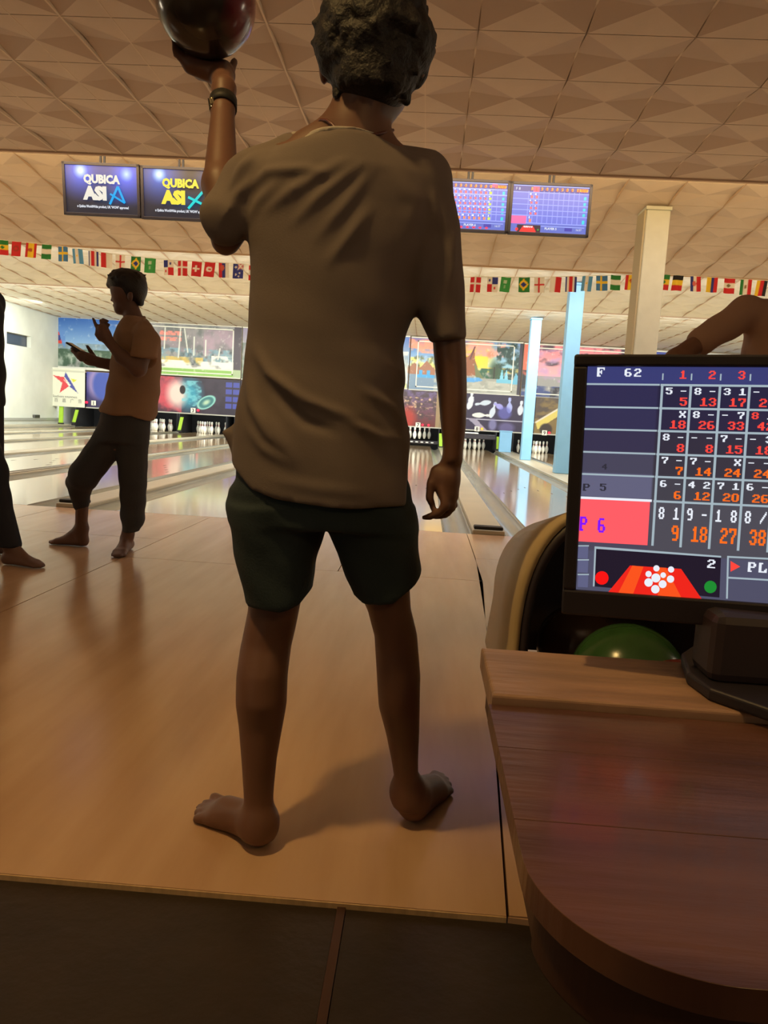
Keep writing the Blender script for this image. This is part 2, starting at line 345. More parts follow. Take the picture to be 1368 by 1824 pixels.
# floors
slab('floor', (XL_, -5, -.30), (XR_, 26, -.16), M['gap'])                                       # sub floor
e0, e1 = G(0, 1555), G(905, 1632); lf0 = [XL_, e0[1]+(XL_-e0[0])*(e1[1]-e0[1])/(e1[0]-e0[0])]
low = empty('floor', (0, 0, 0)); low['kind'] = 'structure'; low['label'] = 'dark scuffed lower floor of the seating area'
def quadprism(pts, z0, z1, name, m, par): return MB().prism(pts, z0, z1).build(name, m, par)
sx0, sx1 = -.105, -.088
for a, b in ((XL_, -1.25), (-1.245, sx0), (sx1, .9), (.905, XR_)):
    quadprism([(a, -5), (b, -5), (b, 1.30), (a, 1.30)], -.05, -.011, 'floor_panel', M['lower'], low)
quadprism([(sx0+.001, -5), (sx1-.001, -5), (sx1-.001, 1.29), (sx0+.001, 1.29)], -.05, -.007, 'joint_strip', M['tedge'], low)
ap = empty('floor', (0, 0, 0)); ap['kind'] = 'structure'; ap['label'] = 'polished tan wooden approach floor'
s0, s1 = np.array([.201, 1.285]), np.array([.307, 3.123])
YL = 5.98
def seamx(y): return s0[0]+(s1[0]-s0[0])*(y-s0[1])/(s1[1]-s0[1])
def frontY(x): return e0[1]+(x-e0[0])*(e1[1]-e0[1])/(e1[0]-e0[0])
xs = [XL_+.1, -10.2, -8.98, -7.76, -6.54, -5.32, -4.1, -2.88, -1.66]
g = .0025
rows = {0: [3.05, 4.6], 1: [2.4, 4.84]}
def panel(poly): quadprism(poly, -.035, 0, 'floor_panel', M['wood'], ap)
for i, (a, b) in enumerate(zip(xs[:-1], xs[1:])):
    ys = rows[i % 2]; yy = [None]+ys+[YL]
    for j in range(len(yy)-1):
        y0a, y0b = (frontY(a), frontY(b)) if j == 0 else (yy[j]+g, yy[j]+g)
        panel([(a+g, y0a), (b-g, y0b), (b-g, yy[j+1]-g), (a+g, yy[j+1]-g)])
panel([(-1.66+g, frontY(-1.66)), (seamx(1.28)-g, frontY(seamx(1.28))), (seamx(4.2)-g, 4.2-g), (-1.66+g, 4.2-g)])
panel([(-1.66+g, 4.2+g), (-.44-g, 4.2+g), (-.44-g, YL-g), (-1.66+g, YL-g)])
panel([(-.44+g, 4.2+g), (seamx(4.2)-g, 4.2+g), (seamx(4.2)-g+.0, YL-g), (-.44+g, YL-g)])
for a, b in ((None, 1.5), (1.5, 2.7), (2.7, 3.9), (3.9, 5.1), (5.1, 6.3), (6.3, 7.5), (7.5, XR_-.1)):
    for y0, y1 in ((1.285, 3.1), (3.1, 4.9), (4.9, YL)):
        xa0 = seamx(min(y0, 4.2)) if a is None else a; xa1 = seamx(min(y1, 4.2)) if a is None else a
        panel([(xa0+g, y0+g), (b-g, y0+g), (b-g, y1-g), (xa1+g, y1-g)])
panel([(s0[0]-.0, 1.282), (s0[0]+.055, 1.278), (s0[0]+.055, 1.283), (s0[0], 1.2835)])
e_ = MB().box((XL_+.1, frontY(-5)-.012, -.022), (s0[0], frontY(-5)-.0, -.004)); 
o = MB().prism([(XL_+.1, frontY(XL_+.1)-.004), (s0[0]-.003, frontY(s0[0])-.004), (s0[0]-.003, frontY(s0[0])-.0005), (XL_+.1, frontY(XL_+.1)-.0005)], -.03, -.001).build('edge_strip', M['lane'], ap)
# walls
WL = empty('wall_left', (0, 0, 0)); WL['kind'] = 'structure'; WL['label'] = 'white painted side wall beyond the first lane'
wa, wb = WX(12, 589, XL_), WX(55, 623, XL_); wy0, wy1, wz0, wz1 = wa[1], wb[1], min(wa[2], wb[2])+.05, max(wa[2], wb[2])-.02
MB().box((XL_-.2, -5, -.2), (XL_, wy0, 4)).box((XL_-.2, wy1, -.2), (XL_, 26, 4)).box((XL_-.2, wy0, -.2), (XL_, wy1, wz0)).box((XL_-.2, wy0, wz1), (XL_, wy1, 4)).build('wall_panel', M['wall'], WL)
MB().box((XL_, 12, .16), (XL_+.05, 24, .24), .01).build('cable_duct', M['rail'], WL)
MB().box((XL_, 22.3, .24), (XL_+.08, 22.6, .33), .01).build('junction_box', M['steel'], WL)
wn = empty('window_1', (0, 0, 0)); wn['kind'] = 'structure'; wn['label'] = 'small dark window set deep in the white wall'
MB().box((XL_-.16, wy0+.02, wz0+.02), (XL_-.14, wy1-.02, wz1-.02)).build('window_pane', mat('dark_window_glass', (70, 78, 92), .15), wn)
fr = MB()
for a, b in (((wy0, wz0), (wy1, wz0+.03)), ((wy0, wz1-.03), (wy1, wz1)), ((wy0, wz0), (wy0+.03, wz1)), ((wy1-.03, wz0), (wy1, wz1))): fr.box((XL_-.14, a[0], a[1]), (XL_-.12, b[0], b[1]))
fr.build('window_frame', M['steel'], wn)
slab('wall_right', (XR_, -5, -.2), (XR_+.2, 26, 4), M['wall']); slab('wall_back', (XL_, -5.2, -.2), (XR_, -5, 4), mat('brown_back_wall', (120, 90, 60), .8))
slab('wall_front', (XL_, 25.9, -.2), (XR_, 26, 4), M['pit'])
slab('wall_front', (XL_, 24.02, 1.70), (XR_, 24.2, 4), M['fascia'])
# ceiling, four sloping bays of pyramid tiles
def tile_me(name, m, h=.06, t=T):      # flat diamonds across the cross joints, hollow four-sided ones across the long joints
    a = t/2-.004; V = [(-a, -a, 0), (a, -a, 0), (a, a, 0), (-a, a, 0), (0, 0, 0), (-a, 0, h), (a, 0, h), (-a, -a, h+.012), (a, -a, h+.012), (a, a, h+.012), (-a, a, h+.012)]
    me = mesh(name, V, [(1, 0, 4), (3, 2, 4), (0, 5, 4), (5, 3, 4), (6, 1, 4), (2, 6, 4), (0, 1, 8, 7), (2, 3, 10, 9), (1, 6, 2, 9, 8), (3, 5, 0, 7, 10)], m)
    me.materials.append(M['hollow'] if h > .034 else (M['hollow_soft'] if m == M['tile'] else M['hollow_far']))  # recess facets take the tone with painted-in shade
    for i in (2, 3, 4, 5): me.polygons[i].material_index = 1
    return me
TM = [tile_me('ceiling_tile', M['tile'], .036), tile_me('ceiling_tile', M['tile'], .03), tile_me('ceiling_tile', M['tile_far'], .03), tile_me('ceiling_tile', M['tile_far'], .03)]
def bay(y0, y1, z0, z1, tm, x0, x1, ph, rowsN, maxn, lab, m, thin=False):
    root = empty('ceiling', (0, 0, 0)); root['kind'] = 'structure'; root['label'] = lab
    L = math.hypot(y1-y0, z1-z0); an = math.atan2(z1-z0, y1-y0)
    Mx = Matrix.Translation((0, y1, z1))@Matrix.Rotation(an, 4, 'X')
    MB().box((XL_, -L, .085), (XR_, 0, .11), mtx=Mx).build('backing', m, root)
    n = 0; rest = MB(); i = 0
    cells = []
    for rI in range(int(L/T)+1):
        yc = -(rI+.5)*T
        if -yc+T/2 > L+.02: break
        k = 0
        x = x0+ph
        while x < x1:
            cells.append((x, yc)); x += T
    for (x, yc) in cells:
        c = Mx@Vector((x, yc, 0)); px, py = PX((c.x, c.y, c.z))
        vis = c.y > .5 and -70 < px < 1440 and -90 < py < 1000
        if vis and n < maxn:
            o = bpy.data.objects.new('ceiling_tile', tm); COL.objects.link(o); o.parent = root; o.matrix_local = Mx@Matrix.Translation((x, yc, 0)); n += 1
        else:
            rest.add([Mx@(v.co+Vector((x, yc, 0))) for v in tm.vertices], [tuple(p.vertices) for p in tm.polygons])
    if rest.V: q = rest.build('ceiling_tile_field', m, root); q['kind'] = 'stuff'
    s = MB(); x = x0+ph-T/2
    while x < x1+T:
        if thin or x < .1:
            s.box((x-.006, -L, -.003), (x+.006, 0, .02), mtx=Mx)
            if not thin: s.box((x+T/2-.003, -L, -.002), (x+T/2+.003, 0, .004), mtx=Mx)
        elif not thin: s.box((x-.006, -L, .030), (x+.006, 0, .04), mtx=Mx)
        x += T
    s.build('grid_bars', M['seam'] if not thin else M['fascia'], root)
    return root
PH = (0.154-T/2) % T     # tile joints pass under the measured apex line
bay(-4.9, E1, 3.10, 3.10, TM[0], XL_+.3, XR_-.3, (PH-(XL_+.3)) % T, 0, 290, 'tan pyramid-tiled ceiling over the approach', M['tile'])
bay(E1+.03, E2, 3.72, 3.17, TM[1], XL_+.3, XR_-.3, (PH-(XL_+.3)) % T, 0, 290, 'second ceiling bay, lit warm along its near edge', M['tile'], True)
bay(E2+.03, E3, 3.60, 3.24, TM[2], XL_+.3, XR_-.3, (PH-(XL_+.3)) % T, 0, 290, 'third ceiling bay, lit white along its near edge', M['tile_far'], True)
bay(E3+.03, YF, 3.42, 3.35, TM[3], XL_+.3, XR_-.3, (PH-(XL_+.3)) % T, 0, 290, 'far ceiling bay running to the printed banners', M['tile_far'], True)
for y, z, z1 in ((E1, 3.085, 3.85), (E2, 3.15, 3.8), (E3, 3.22, 3.6)): slab('trim_1', (XL_, y, z), (XR_, y+.03, z1), M['fascia'])
slab('ceiling', (XL_, -5, 4.0), (XR_, 26, 4.1), M['fascia'])
for y in (E1, E2, E3):
    q = tag(MB().box((XL_+.6, y+.04, 3.19+(y-E1)*.012), (XR_-.6, y+.08, 3.23+(y-E1)*.012)).build('light_trough', M['fascia'], loc=(0, 0, 0)), None, None); q['kind'] = 'structure'; q.name = 'trim_2'

# ------------------------------------------------------------------ lanes
CAPS = [-9.48, -6.14, -2.80, .54, 4.34, 7.68]
LW, GW, CH = 1.05, .23, .13
nm = {0: 'first', 1: 'second', 2: 'third', 3: 'fourth', 4: 'fifth', 5: 'sixth', 6: 'seventh', 7: 'eighth', 8: 'ninth', 9: 'tenth', 10: 'eleventh', 11: 'twelfth'}
LANEX = []
def gutter(x0, x1, y0, y1):
    n = 8; V = []; w = (x1-x0)/2; c = (x0+x1)/2
    for y in (y0, y1):
        V += [(c-w*math.cos(math.pi*k/n), y, .004-.075*math.sin(math.pi*k/n)) for k in range(n+1)]
        V += [(x1, y, -.12), (x0, y, -.12)]
    m = n+3; Fc = [(k, (k+1) % m, m+(k+1) % m, m+k) for k in range(m)]; return MB().add(V, Fc)
for i, c in enumerate(CAPS):
    for s in (-1, 1):
        k = 2*i+(s > 0); a = c+s*(CH+GW); b = a+s*LW; x0, x1 = min(a, b), max(a, b); LANEX.append((x0+x1)/2)
        if x1+GW > XR_: continue
        t = thing('bowling_lane', f'{nm[k]} lane from the left wall, glossy pale boards between grey gutters', 'lane', ((x0+x1)/2, 6, 0))
        MB().box((x0, YL+.005, -.1), (x1, 25.3, .0)).build('lane_surface', M['lane'], t)
        gutter(x0-GW, x0, YL+.005, 24.0).build('gutter', M['gutter'], t, True); gutter(x1, x1+GW, YL+.005, 24.0).build('gutter', M['gutter'], t, True)
        mk = MB()
        for q in range(7):
            xx = x0+LW*(q+1)/8; yy = YL+3.7+.35*(3-abs(q-3))
            mk.add([(xx-.012, yy, .001), (xx+.012, yy, .001), (xx, yy+.15, .001)], [(0, 1, 2)])
        mk.build('arrow_marks', M['tedge'], t)['kind'] = 'stuff'
    t = thing('ball_return_track', f'beige covered ball track between the {nm[2*i]} and {nm[2*i+1]} lanes', 'divider', (c, 6, 0), )
    MB().box((c-CH+.003, YL+.005, -.1), (c+CH-.003, 24, .035), .012).build('track_cover', M['cap'], t)
    MB().box((c-.115, YL+.03, .034), (c+.115, YL+.12, .062), .01).build('end_bumper', M['dark2'], t)
for i in range(5):
    a = CAPS[i]+CH+GW+LW+GW; b = CAPS[i+1]-(CH+GW+LW+GW)
    t = thing('lane_divider', f'narrow metal divider strip between the {nm[2*i+1]} and {nm[2*i+2]} lanes', 'divider', ((a+b)/2, 6, 0))
    MB().box((a+.003, YL+.005, -.1), (b-.003, 24, .022), .006).build('strip', M['cap'], t)
    mb = MB()
    for x in ((a+.012, b-.012) if b-a > .2 else ((a+b)/2,)): mb.tube([(x, YL+.01, .03), (x, 23.9, .03)], .009, 8)
    mb.build('rail', M['rail'], t, True)
b = CAPS[0]-(CH+GW+LW+GW)
t = thing('lane_ledge', 'pale ledge between the first lane and the white side wall', 'ledge', (b, 6, 0))
MB().box((XL_+.06, YL+.005, -.1), (b-.004, 24, .06), .006).build('ledge_top', M['cap'], t)

# pins
prof = [(.0, 0), (.0255, 0), (.029, .012), (.046, .057), (.0605, .114), (.057, .16), (.0355, .215), (.0232, .25), (.0242, .275), (.031, .325), (.0325, .345), (.026, .368), (.012, .379), (0.002, .381)]
pin_me = MB().lathe(prof[1:], n=14).me('pin_body', M['pinw'], True)
st = MB()
for z, r_ in ((.238, .0262), (.262, .0245)): st.lathe([(r_+.0012, z-.006), (r_+.0012, z+.006)], n=14)
stripe_me = st.me('neck_stripes', M['red'], True)
SPOTS = [(0, 0)]+[(-.1524, .264), (.1524, .264)]+[(-.3048, .528), (0, .528), (.3048, .528)]+[(-.4572, .792), (-.1524, .792), (.1524, .792), (.4572, .792)]
PINL = ['front head pin', 'left pin of the second row', 'right pin of the second row', 'left pin of the third row', 'middle pin of the third row', 'right pin of the third row', 'leftmost back row pin', 'left inner back row pin', 'right inner back row pin', 'rightmost back row pin']
for k in (1, 2, 3, 4, 5, 6, 7, 8, 9):
    z = .235 if k == 6 else .0
    for j, (dx, dy) in enumerate(SPOTS):
        if k == 7 and j in (0,): continue
        if k == 1 and j in (9,): continue
        o = thing('bowling_pin', PINL[j]+(f' in the standing rack of the {nm[k]} lane' if k != 6 else ' in the rack lifted over the seventh lane'), 'bowling pin', (LANEX[k]+dx, 24.3+dy, z+.001), f'pins of the {nm[k]} lane')
        link('pin_body', pin_me, o, (0, 0, 0)); link('neck_stripes', stripe_me, o, (0, 0, 0))

# printed masking units, banners above
PXL = lambda x, z: W(x, 0, 23.7)
def xat(px, z): # room X on the wall plane for picture column px at height z
    lo, hi = -14., 12.
    for _ in range(40):
        m_ = (lo+hi)/2
        if PX((m_, 23.7, z))[0] < px: lo = m_
        else: hi = m_
    return lo
A0, A1 = 88, 1420
mu = Canvas(A1-A0, 84, (150, 150, 150)); mx = lambda px: (px-A0)/(A1-A0)
def R(a, y0, b_, y1, c, k=1): mu.rect(mx(a), y0, mx(b_), y1, c, k)
wpx = 1/(A1-A0)
# banner one: blue sky over hills
mu.grad(0, (52, 104, 190), .62, (150, 186, 220), mx(88), mx(250)); mu.noise(mx(190), .1, mx(250), .6, (235, 215, 215), 60, 4, .5, .8, 3); mu.noise(mx(88), .5, mx(250), .72, (120, 140, 150), 70, 4, .45, .9, 4)
mu.noise(mx(88), .62, mx(250), 1, (66, 92, 74), 110, 5, .42, 1, 5); mu.noise(mx(88), .66, mx(250), 1, (190, 200, 190), 150, 7, .6, .7, 6); R(88, .97, 250, 1, (220, 220, 210))
R(88, .30, 106, .52, (205, 60, 50)); R(88, .36, 104, .46, (50, 60, 130)); mu.ell(mx(96), .41, 3*wpx, .035, (235, 235, 235)); mu.poly([(mx(100), .28), (mx(112), .28), (mx(112), .60), (mx(108), .56)], (96, 140, 205))
# banner two: waterfall
mu.grad(0, (150, 150, 150), .55, (140, 128, 138), mx(250), mx(428)); mu.noise(mx(250), 0, mx(415), .5, (96, 104, 104), 90, 5, .5, .7, 8); mu.noise(mx(360), .1, mx(428), .6, (176, 150, 168), 60, 3, .5, .8, 9)
for yy in (.16, .27): mu.noise(mx(280), yy, mx(320), yy+.08, (232, 140, 128), 400, 18, .38, 1, int(yy*100))
mu.noise(mx(250), .48, mx(428), .78, (120, 158, 176), 130, 9, .45, .9, 11); mu.noise(mx(250), .5, mx(428), .8, (70, 82, 86), 160, 9, .6, .8, 12); mu.noise(mx(250), .64, mx(360), .78, (214, 186, 96), 120, 6, .42, .9, 13)
mu.noise(mx(250), .72, mx(425), .88, (232, 236, 226), 120, 14, .36, 1, 14); mu.noise(mx(375), .6, mx(425), .8, (232, 236, 226), 120, 14, .45, 1, 15); R(250, .86, 420, 1, (142, 190, 96)); R(250, .84, 420, .875, (222, 232, 214))
for x, y0, x2, y1 in ((318, .1, 315, .66), (325, .1, 332, .55), (343, .25, 343, .6), (364, .3, 364, .6), (290, .1, 289, .5), (390, .45, 387, .66)): mu.line(mx(x), y0, mx(x2), y1, 1.1*wpx, (222, 226, 216), 1., .07)
R(415, 0, 428, 1, (78, 70, 80)); R(415, .85, 428, 1, (170, 190, 150))
# banners three and four (behind the bowler)
mu.grad(0, (150, 140, 170), 1, (170, 180, 150), mx(428), mx(575)); mu.noise(mx(428), .3, mx(575), 1, (90, 110, 100), 110, 6, .5, .8, 21)
mu.grad(0, (96, 130, 210), 1, (214, 214, 150), mx(575), mx(728)); mu.noise(mx(575), .3, mx(728), .9, (222, 226, 220), 110, 6, .45, .9, 22)
# banner five: sunset over the river
mu.grad(0, (104, 110, 190), .22, (244, 150, 120), mx(728), mx(930)); mu.grad(.22, (90, 140, 205), .55, (190, 215, 230), mx(728), mx(775)); mu.grad(.22, (240, 180, 90), .6, (240, 214, 110), mx(775), mx(930))
mu.noise(mx(728), .04, mx(780), .3, (246, 160, 130), 100, 8, .45, .9, 31); mu.noise(mx(730), .38, mx(775), .62, (236, 226, 130), 140, 8, .45, 1, 32); mu.noise(mx(732), .35, mx(775), .62, (90, 100, 70), 220, 12, .58, .9, 33)
mu.poly([(mx(728), .58), (mx(738), .48), (mx(748), .58), (mx(760), .44), (mx(776), .60), (mx(776), .7), (mx(728), .7)], (160, 110, 84)); R(728, .7, 820, 1, (120, 146, 172)); R(742, .70, 775, .76, (70, 160, 220)); R(747, .62, 753, .7, (70, 160, 220)); R(761, .62, 767, .7, (70, 160, 220))
mu.grad(0, (120, 150, 196), .5, (150, 200, 220), mx(870), mx(930)); mu.ell(mx(852), .30, 22*wpx, .26, (250, 214, 60), 1, 1.2); mu.noise(mx(830), .04, mx(900), .3, (244, 164, 150), 100, 8, .42, 1, 34); mu.ell(mx(874), .26, 6*wpx, .06, (246, 140, 110), 1, .8)
mu.noise(mx(885), .02, mx(930), .72, (36, 66, 62), 190, 12, .47, 1, 35); mu.noise(mx(850), .52, mx(900), .74, (50, 96, 72), 150, 10, .36, 1, 36); mu.ell(mx(884), .56, 9*wpx, .17, (52, 76, 50), .9, .9); mu.line(mx(883), .5, mx(883), .72, 1.2*wpx, (40, 40, 30), 1, .07)
mu.poly([(mx(845), .13), (mx(846), .35), (mx(858), .66), (mx(815), .70), (mx(815), .40), (mx(836), .3)], (150, 92, 60)); mu.line(mx(845), .13, mx(838), .36, 1.2*wpx, (90, 50, 60), 1, .07); mu.poly([(mx(846), .42), (mx(862), .68), (mx(870), .74), (mx(850), .72)], (110, 120, 80))
R(815, .72, 930, 1, (158, 160, 152)); mu.noise(mx(775), .76, mx(930), 1, (186, 188, 178), 100, 14, .5, .8, 37); mu.poly([(mx(815), .74), (mx(856), .70), (mx(864), .76), (mx(845), .80), (mx(815), .81)], (86, 160, 224))
for x in (897, 905): mu.poly([(mx(x-5), .78), (mx(x-1), .56), (mx(x), .5), (mx(x+1), .56), (mx(x+5), .78)], (128, 200, 226))
R(888, .72, 928, .78, (110, 186, 216)); mu.poly([(mx(916), .8), (mx(922), .58), (mx(928), .66), (mx(930), .8)], (104, 180, 214)); R(926, 0, 932, 1, (56, 50, 64))
# banner six: pink evening
mu.grad(0, (226, 130, 140), .6, (240, 172, 178), mx(932), mx(1125)); R(932, 0, 950, .6, (238, 110, 84)); mu.noise(mx(950), .0, mx(1125), .4, (60, 44, 60), 90, 10, .58, .9, 41); mu.noise(mx(950), .1, mx(1010), .7, (186, 150, 200), 70, 9, .5, .7, 42)
mu.noise(mx(932), .5, mx(960), .95, (40, 40, 44), 120, 8, .45, 1, 43); mu.noise(mx(932), .78, mx(1125), 1, (58, 74, 130), 60, 14, .4, 1, 44); mu.noise(mx(985), .8, mx(1125), 1, (40, 40, 50), 120, 10, .45, 1, 45)
mu.grad(0, (70, 84, 170), 1, (40, 50, 120), mx(1125), 1); R(1125, .1, 1128, .9, (230, 230, 240))
mu.noise(0, 0, 1, 1, (238, 238, 232), 300, 16, .80, .5, 50)
BAN = [('vinyl_banner', 90, 250, 'printed banner of blue sky over green hills, its upper left corner peeling'), ('vinyl_banner', 250, 428, 'printed banner of a waterfall in a grey forest'), ('vinyl_banner', 428, 575, 'printed banner of pale woodland behind the bowler'),
       ('vinyl_banner', 575, 729, 'printed banner of pale blue and yellow scenery behind the bowler'), ('vinyl_banner', 729, 931, 'printed banner of a river temple under a yellow sunset'), ('vinyl_banner', 931, 1126, 'printed banner of a pink evening sky behind the blue pillars'), ('vinyl_banner', 1126, 1420, 'dark blue printed banner behind the scoring monitor')]
def wall_z(y0, y1, t): return y0+(y1-y0)*t
ZT0, ZT1 = 3.37, 3.27; ZB0, ZB1 = 1.80, 1.68         # banner top and bottom, left and right end
def zt(px): return ZT0+(ZT1-ZT0)*(px-90)/1330
def zb(px): return ZB0+(ZB1-ZB0)*(px-90)/1330
for name, a, b, lab in BAN:
    xa, xb = xat(a+1, 2.5), xat(b-1, 2.5); xm = (xa+xb)/2
    t = thing(name, lab, 'banner', (xm, 23.9, zb(a))); zT, zB = zt((a+b)/2), zb((a+b)/2)
    sheet('printed_face', mu, (xa, 23.88, zT), (xb-xa, 0, 0), (0, 0, zB-zT), M['ink'], t, sub=(a-A0+(a == 90), b-A0))
    MB().box((xa, 23.885, zB), (xb, 23.95, zT)).build('backing_board', M['white'], t)
    MB().tube([(xa, 23.87, zT), (xb, 23.87, zT)], .022, 8).tube([(xa, 23.87, zB), (xb, 23.87, zB)], .022, 8).build('hanging_rod', M['white'], t)
    if a != 90:
        f_ = MB(); x0, x1, z0, z1 = xa+.22, xb-.26, zB+.11, zT-.11; w_ = .016
        if a == 931 or a == 1126: x0, x1 = xa+.22, xb-.12
        for p, q in (((x0, z0), (x1, z0)), ((x0, z1), (x1, z1)), ((x0, z0), (x0, z1)), ((x1, z0), (x1, z1))): f_.box((min(p[0], q[0])-w_, 23.868, min(p[1], q[1])-w_), (max(p[0], q[0])+w_, 23.88, max(p[1], q[1])+w_))
        f_.build('white_frame_line', M['white'], t)
    else:
        cu = MB(); P_ = []
        for i in range(7):
            an = i/6*math.pi*1.1; P_.append((xa-.02-.12*math.sin(an), 23.80-.1*(1-math.cos(an))*.5))
        for i in range(7):
            pass
        V = []; Fc = []
        for i, (x_, y_) in enumerate(P_): V += [(x_+.05, y_, zT+.03-.01*i), (x_-.02, y_, zT-.42+.05*i)]
        for i in range(6): Fc.append((2*i, 2*i+1, 2*i+3, 2*i+2))
        cu.add(V, Fc).build('peeling_corner', M['white'], t, True)
# masking strip under the banners
B0, B1 = 154, 1420
mk = Canvas(B1-B0, 72, (52, 44, 62)); bx = lambda px: (px-B0)/(B1-B0); bp = 1/(B1-B0)
mk.noise(0, 0, 1, 1, (40, 34, 52), 60, 4, .5, .8, 60)
mk.grad(0, (70, 80, 170), 1, (58, 50, 90), bx(154), bx(262)); mk.ell(bx(176), .3, 20*bp, .42, (170, 150, 200), .8, .5); mk.ell(bx(184), .36, 18*bp, .42, (70, 90, 180), 1, .3)
mk.noise(bx(275), 0, bx(325), 1, (204, 70, 88), 110, 5, .45, .8, 61); mk.ell(bx(300), .45, 24*bp, .42, (206, 80, 96), .9, 1.1); mk.ell(bx(338), .48, 20*bp, .40, (54, 146, 176), 1, 1.0); mk.ell(bx(316), .48, 17*bp, .36, (224, 206, 200), 1, .8); mk.noise(bx(325), .1, bx(360), .8, (120, 200, 214), 150, 10, .55, .8, 62)
mk.ell(bx(326), .36, 5.2*bp, .12, (22, 16, 22), 1, .2)
qx, qy = (mk.X-bx(369))/bp, (mk.Y-.68)*72; q = np.sqrt(((qx*.78-qy*.62)/20)**2+((qx*.62+qy*.78)/12)**2); mk.mix((1-q)*8, (60, 120, 126)); mk.mix(1-abs(q-.85)*6, (150, 214, 206)); mk.mix((.5-q)*3, (176, 206, 180))
for j in range(4):
    for i in range(2): mk.rect(bx(403+i*13), .08+j*.2, bx(414+i*13), .22+j*.2, (70, 84, 190), .8)
mk.noise(bx(430), 0, bx(720), 1, (110, 60, 70), 60, 5, .5, .8, 63)
mk.grad(0, (104, 92, 140), 1, (96, 40, 40), bx(715), bx(778)); mk.noise(bx(715), 0, bx(778), .8, (70, 54, 60), 160, 12, .45, .9, 64); mk.noise(bx(715), .2, bx(778), .7, (224, 190, 150), 260, 18, .68, .9, 65); mk.ell(bx(728), .8, 14*bp, .3, (176, 54, 44), .9, .8)
mk.rect(bx(778), 0, bx(792), 1, (150, 128, 96))
mk.rect(bx(792), 0, bx(953), 1, (44, 36, 66))
def pinprint(x, y, L, an, c=(206, 214, 226)):
    for i in range(9):
        t_ = i/8; r_ = [.5, .8, .95, 1, .8, .5, .36, .5, .5][i]*5.2
        mk.ell(bx(x+math.cos(an)*L*t_), y+math.sin(an)*L*t_/72, r_*bp, r_/72, c, 1, .3)
pinprint(838, .30, 22, -1.5); pinprint(835, .42, 22, -1.3); pinprint(872, .22, 24, 2.9, (190, 204, 220)); pinprint(876, .62, 28, -1.35, (196, 208, 226)); pinprint(845, .60, 28, -.03, (220, 226, 220)); pinprint(908, .46, 26, -1.6, (160, 170, 226)); pinprint(894, .36, 14, -2.6, (150, 150, 220)); pinprint(927, .5, 24, -1.5, (206, 214, 230))
mk.ell(bx(900), .5, 12*bp, .17, (96, 100, 190), .7, .4); mk.rect(bx(800), .70, bx(953), .72, (170, 170, 190)); mk.ell(bx(880), .84, 7*bp, .16, (130, 130, 180), .8, .6); mk.ell(bx(905), .9, 14*bp, .14, (110, 104, 160), .7, .6); mk.poly([(bx(835), .7), (bx(850), .7), (bx(870), 1), (bx(858), 1)], (150, 146, 170))
mk.rect(bx(953), 0, bx(1060), 1, (120, 100, 60)); mk.noise(bx(953), 0, bx(1060), .6, (70, 60, 56), 100, 8, .45, .9, 66); mk.poly([(bx(956), .72), (bx(995), .28), (bx(995), .5), (bx(960), .9)], (206, 190, 100)); mk.line(bx(956), .70, bx(998), .26, 1.6*bp, (214, 206, 190), 1, .06); mk.ell(bx(975), .88, 11*bp, .16, (50, 40, 36), 1, .3)
zmt, zmb = 1.72, .63
for i, (a, b, kk) in enumerate(((154, 282, (0, 1)), (282, 428, (2,)), (428, 580, (3, 4)), (580, 715, (5,)), (715, 785, (6,)), (785, 953, (7,)), (953, 1060, (8,)), (1060, 1420, (9, 10)))):
    labs = ['printed blue swirl panel beside the star banner', 'printed panel with a red and blue nebula and black ball', 'dark printed panel hidden mostly by the bowler', 'second dark printed panel behind the bowler', 'dark red and violet printed panel above the raised pins', 'navy printed panel of tumbling white pins', 'yellow and brown printed panel behind the blue pillars', 'printed panel behind the scoring monitor']
    xa, xb = xat(a, 1.2), min(xat(b, 1.2), XR_-.05); t = thing('masking_panel', labs[i], 'panel', ((xa+xb)/2, 23.7, zmb-.02))
    sheet('printed_face', mk, (xa, 23.69, zmt), (xb-xa-.01, 0, 0), (0, 0, zmb-zmt), M['ink'], t, sub=(a-B0, b-B0))
    MB().box((xa, 23.695, zmb), (xb-.01, 23.74, zmt)).build('board', M['dark'], t)
    MB().box((xa, 23.66, zmb-.03), (xb-.01, 23.74, zmb+.005)).build('bottom_trim', M['rail'], t)
PLATES = {0: 168, 2: 345, 6: 745, 7: 850, 8: 970}
plate_w = mat('white_number_plate', (236, 236, 226), .4); plate_k = mat('black_number_print', (20, 20, 24), .5)
for k in range(11):
    X = xat(PLATES[k], .8) if k in PLATES else LANEX[k]-.35
    py_ = {0: 718, 2: 731, 6: 757, 7: 764, 8: 771}.get(k); z = W(PLATES[k], py_, 23.64)[2] if py_ else .78
    t = thing('lane_number_sign', f'small white sign with the number {k+1} over the {nm[k]} lane', 'sign', (X, 23.66, z))
    MB().box((X-.075, 23.64, z-.075), (X+.075, 23.66, z+.075), .008).build('plate', plate_w, t)
    text('digit', str(k+1), .15, (X, 23.636, z-.052), (1, 0, 0), (0, 0, 1), plate_k, t, bold=.003, align='CENTER')
    o = MB().lathe([(.0, -.02), (.034, -.02), (.034, .02), (.0, .02)], n=12)
    dx = {0: -.22, 2: .16, 6: .14, 7: .15, 8: .14}.get(k, .15)
    ld = MB(); ld.tube([(X+dx, 23.66, z+.01), (X+dx, 23.60, z+.01)], .035, 12)
    if k == 6: ld.tube([(X+dx+.18, 23.66, z+.01), (X+dx+.18, 23.60, z+.01)], .035, 12)
    ld.build('indicator_lamp', FR['amber'] if k == 7 else FR['led'], t)
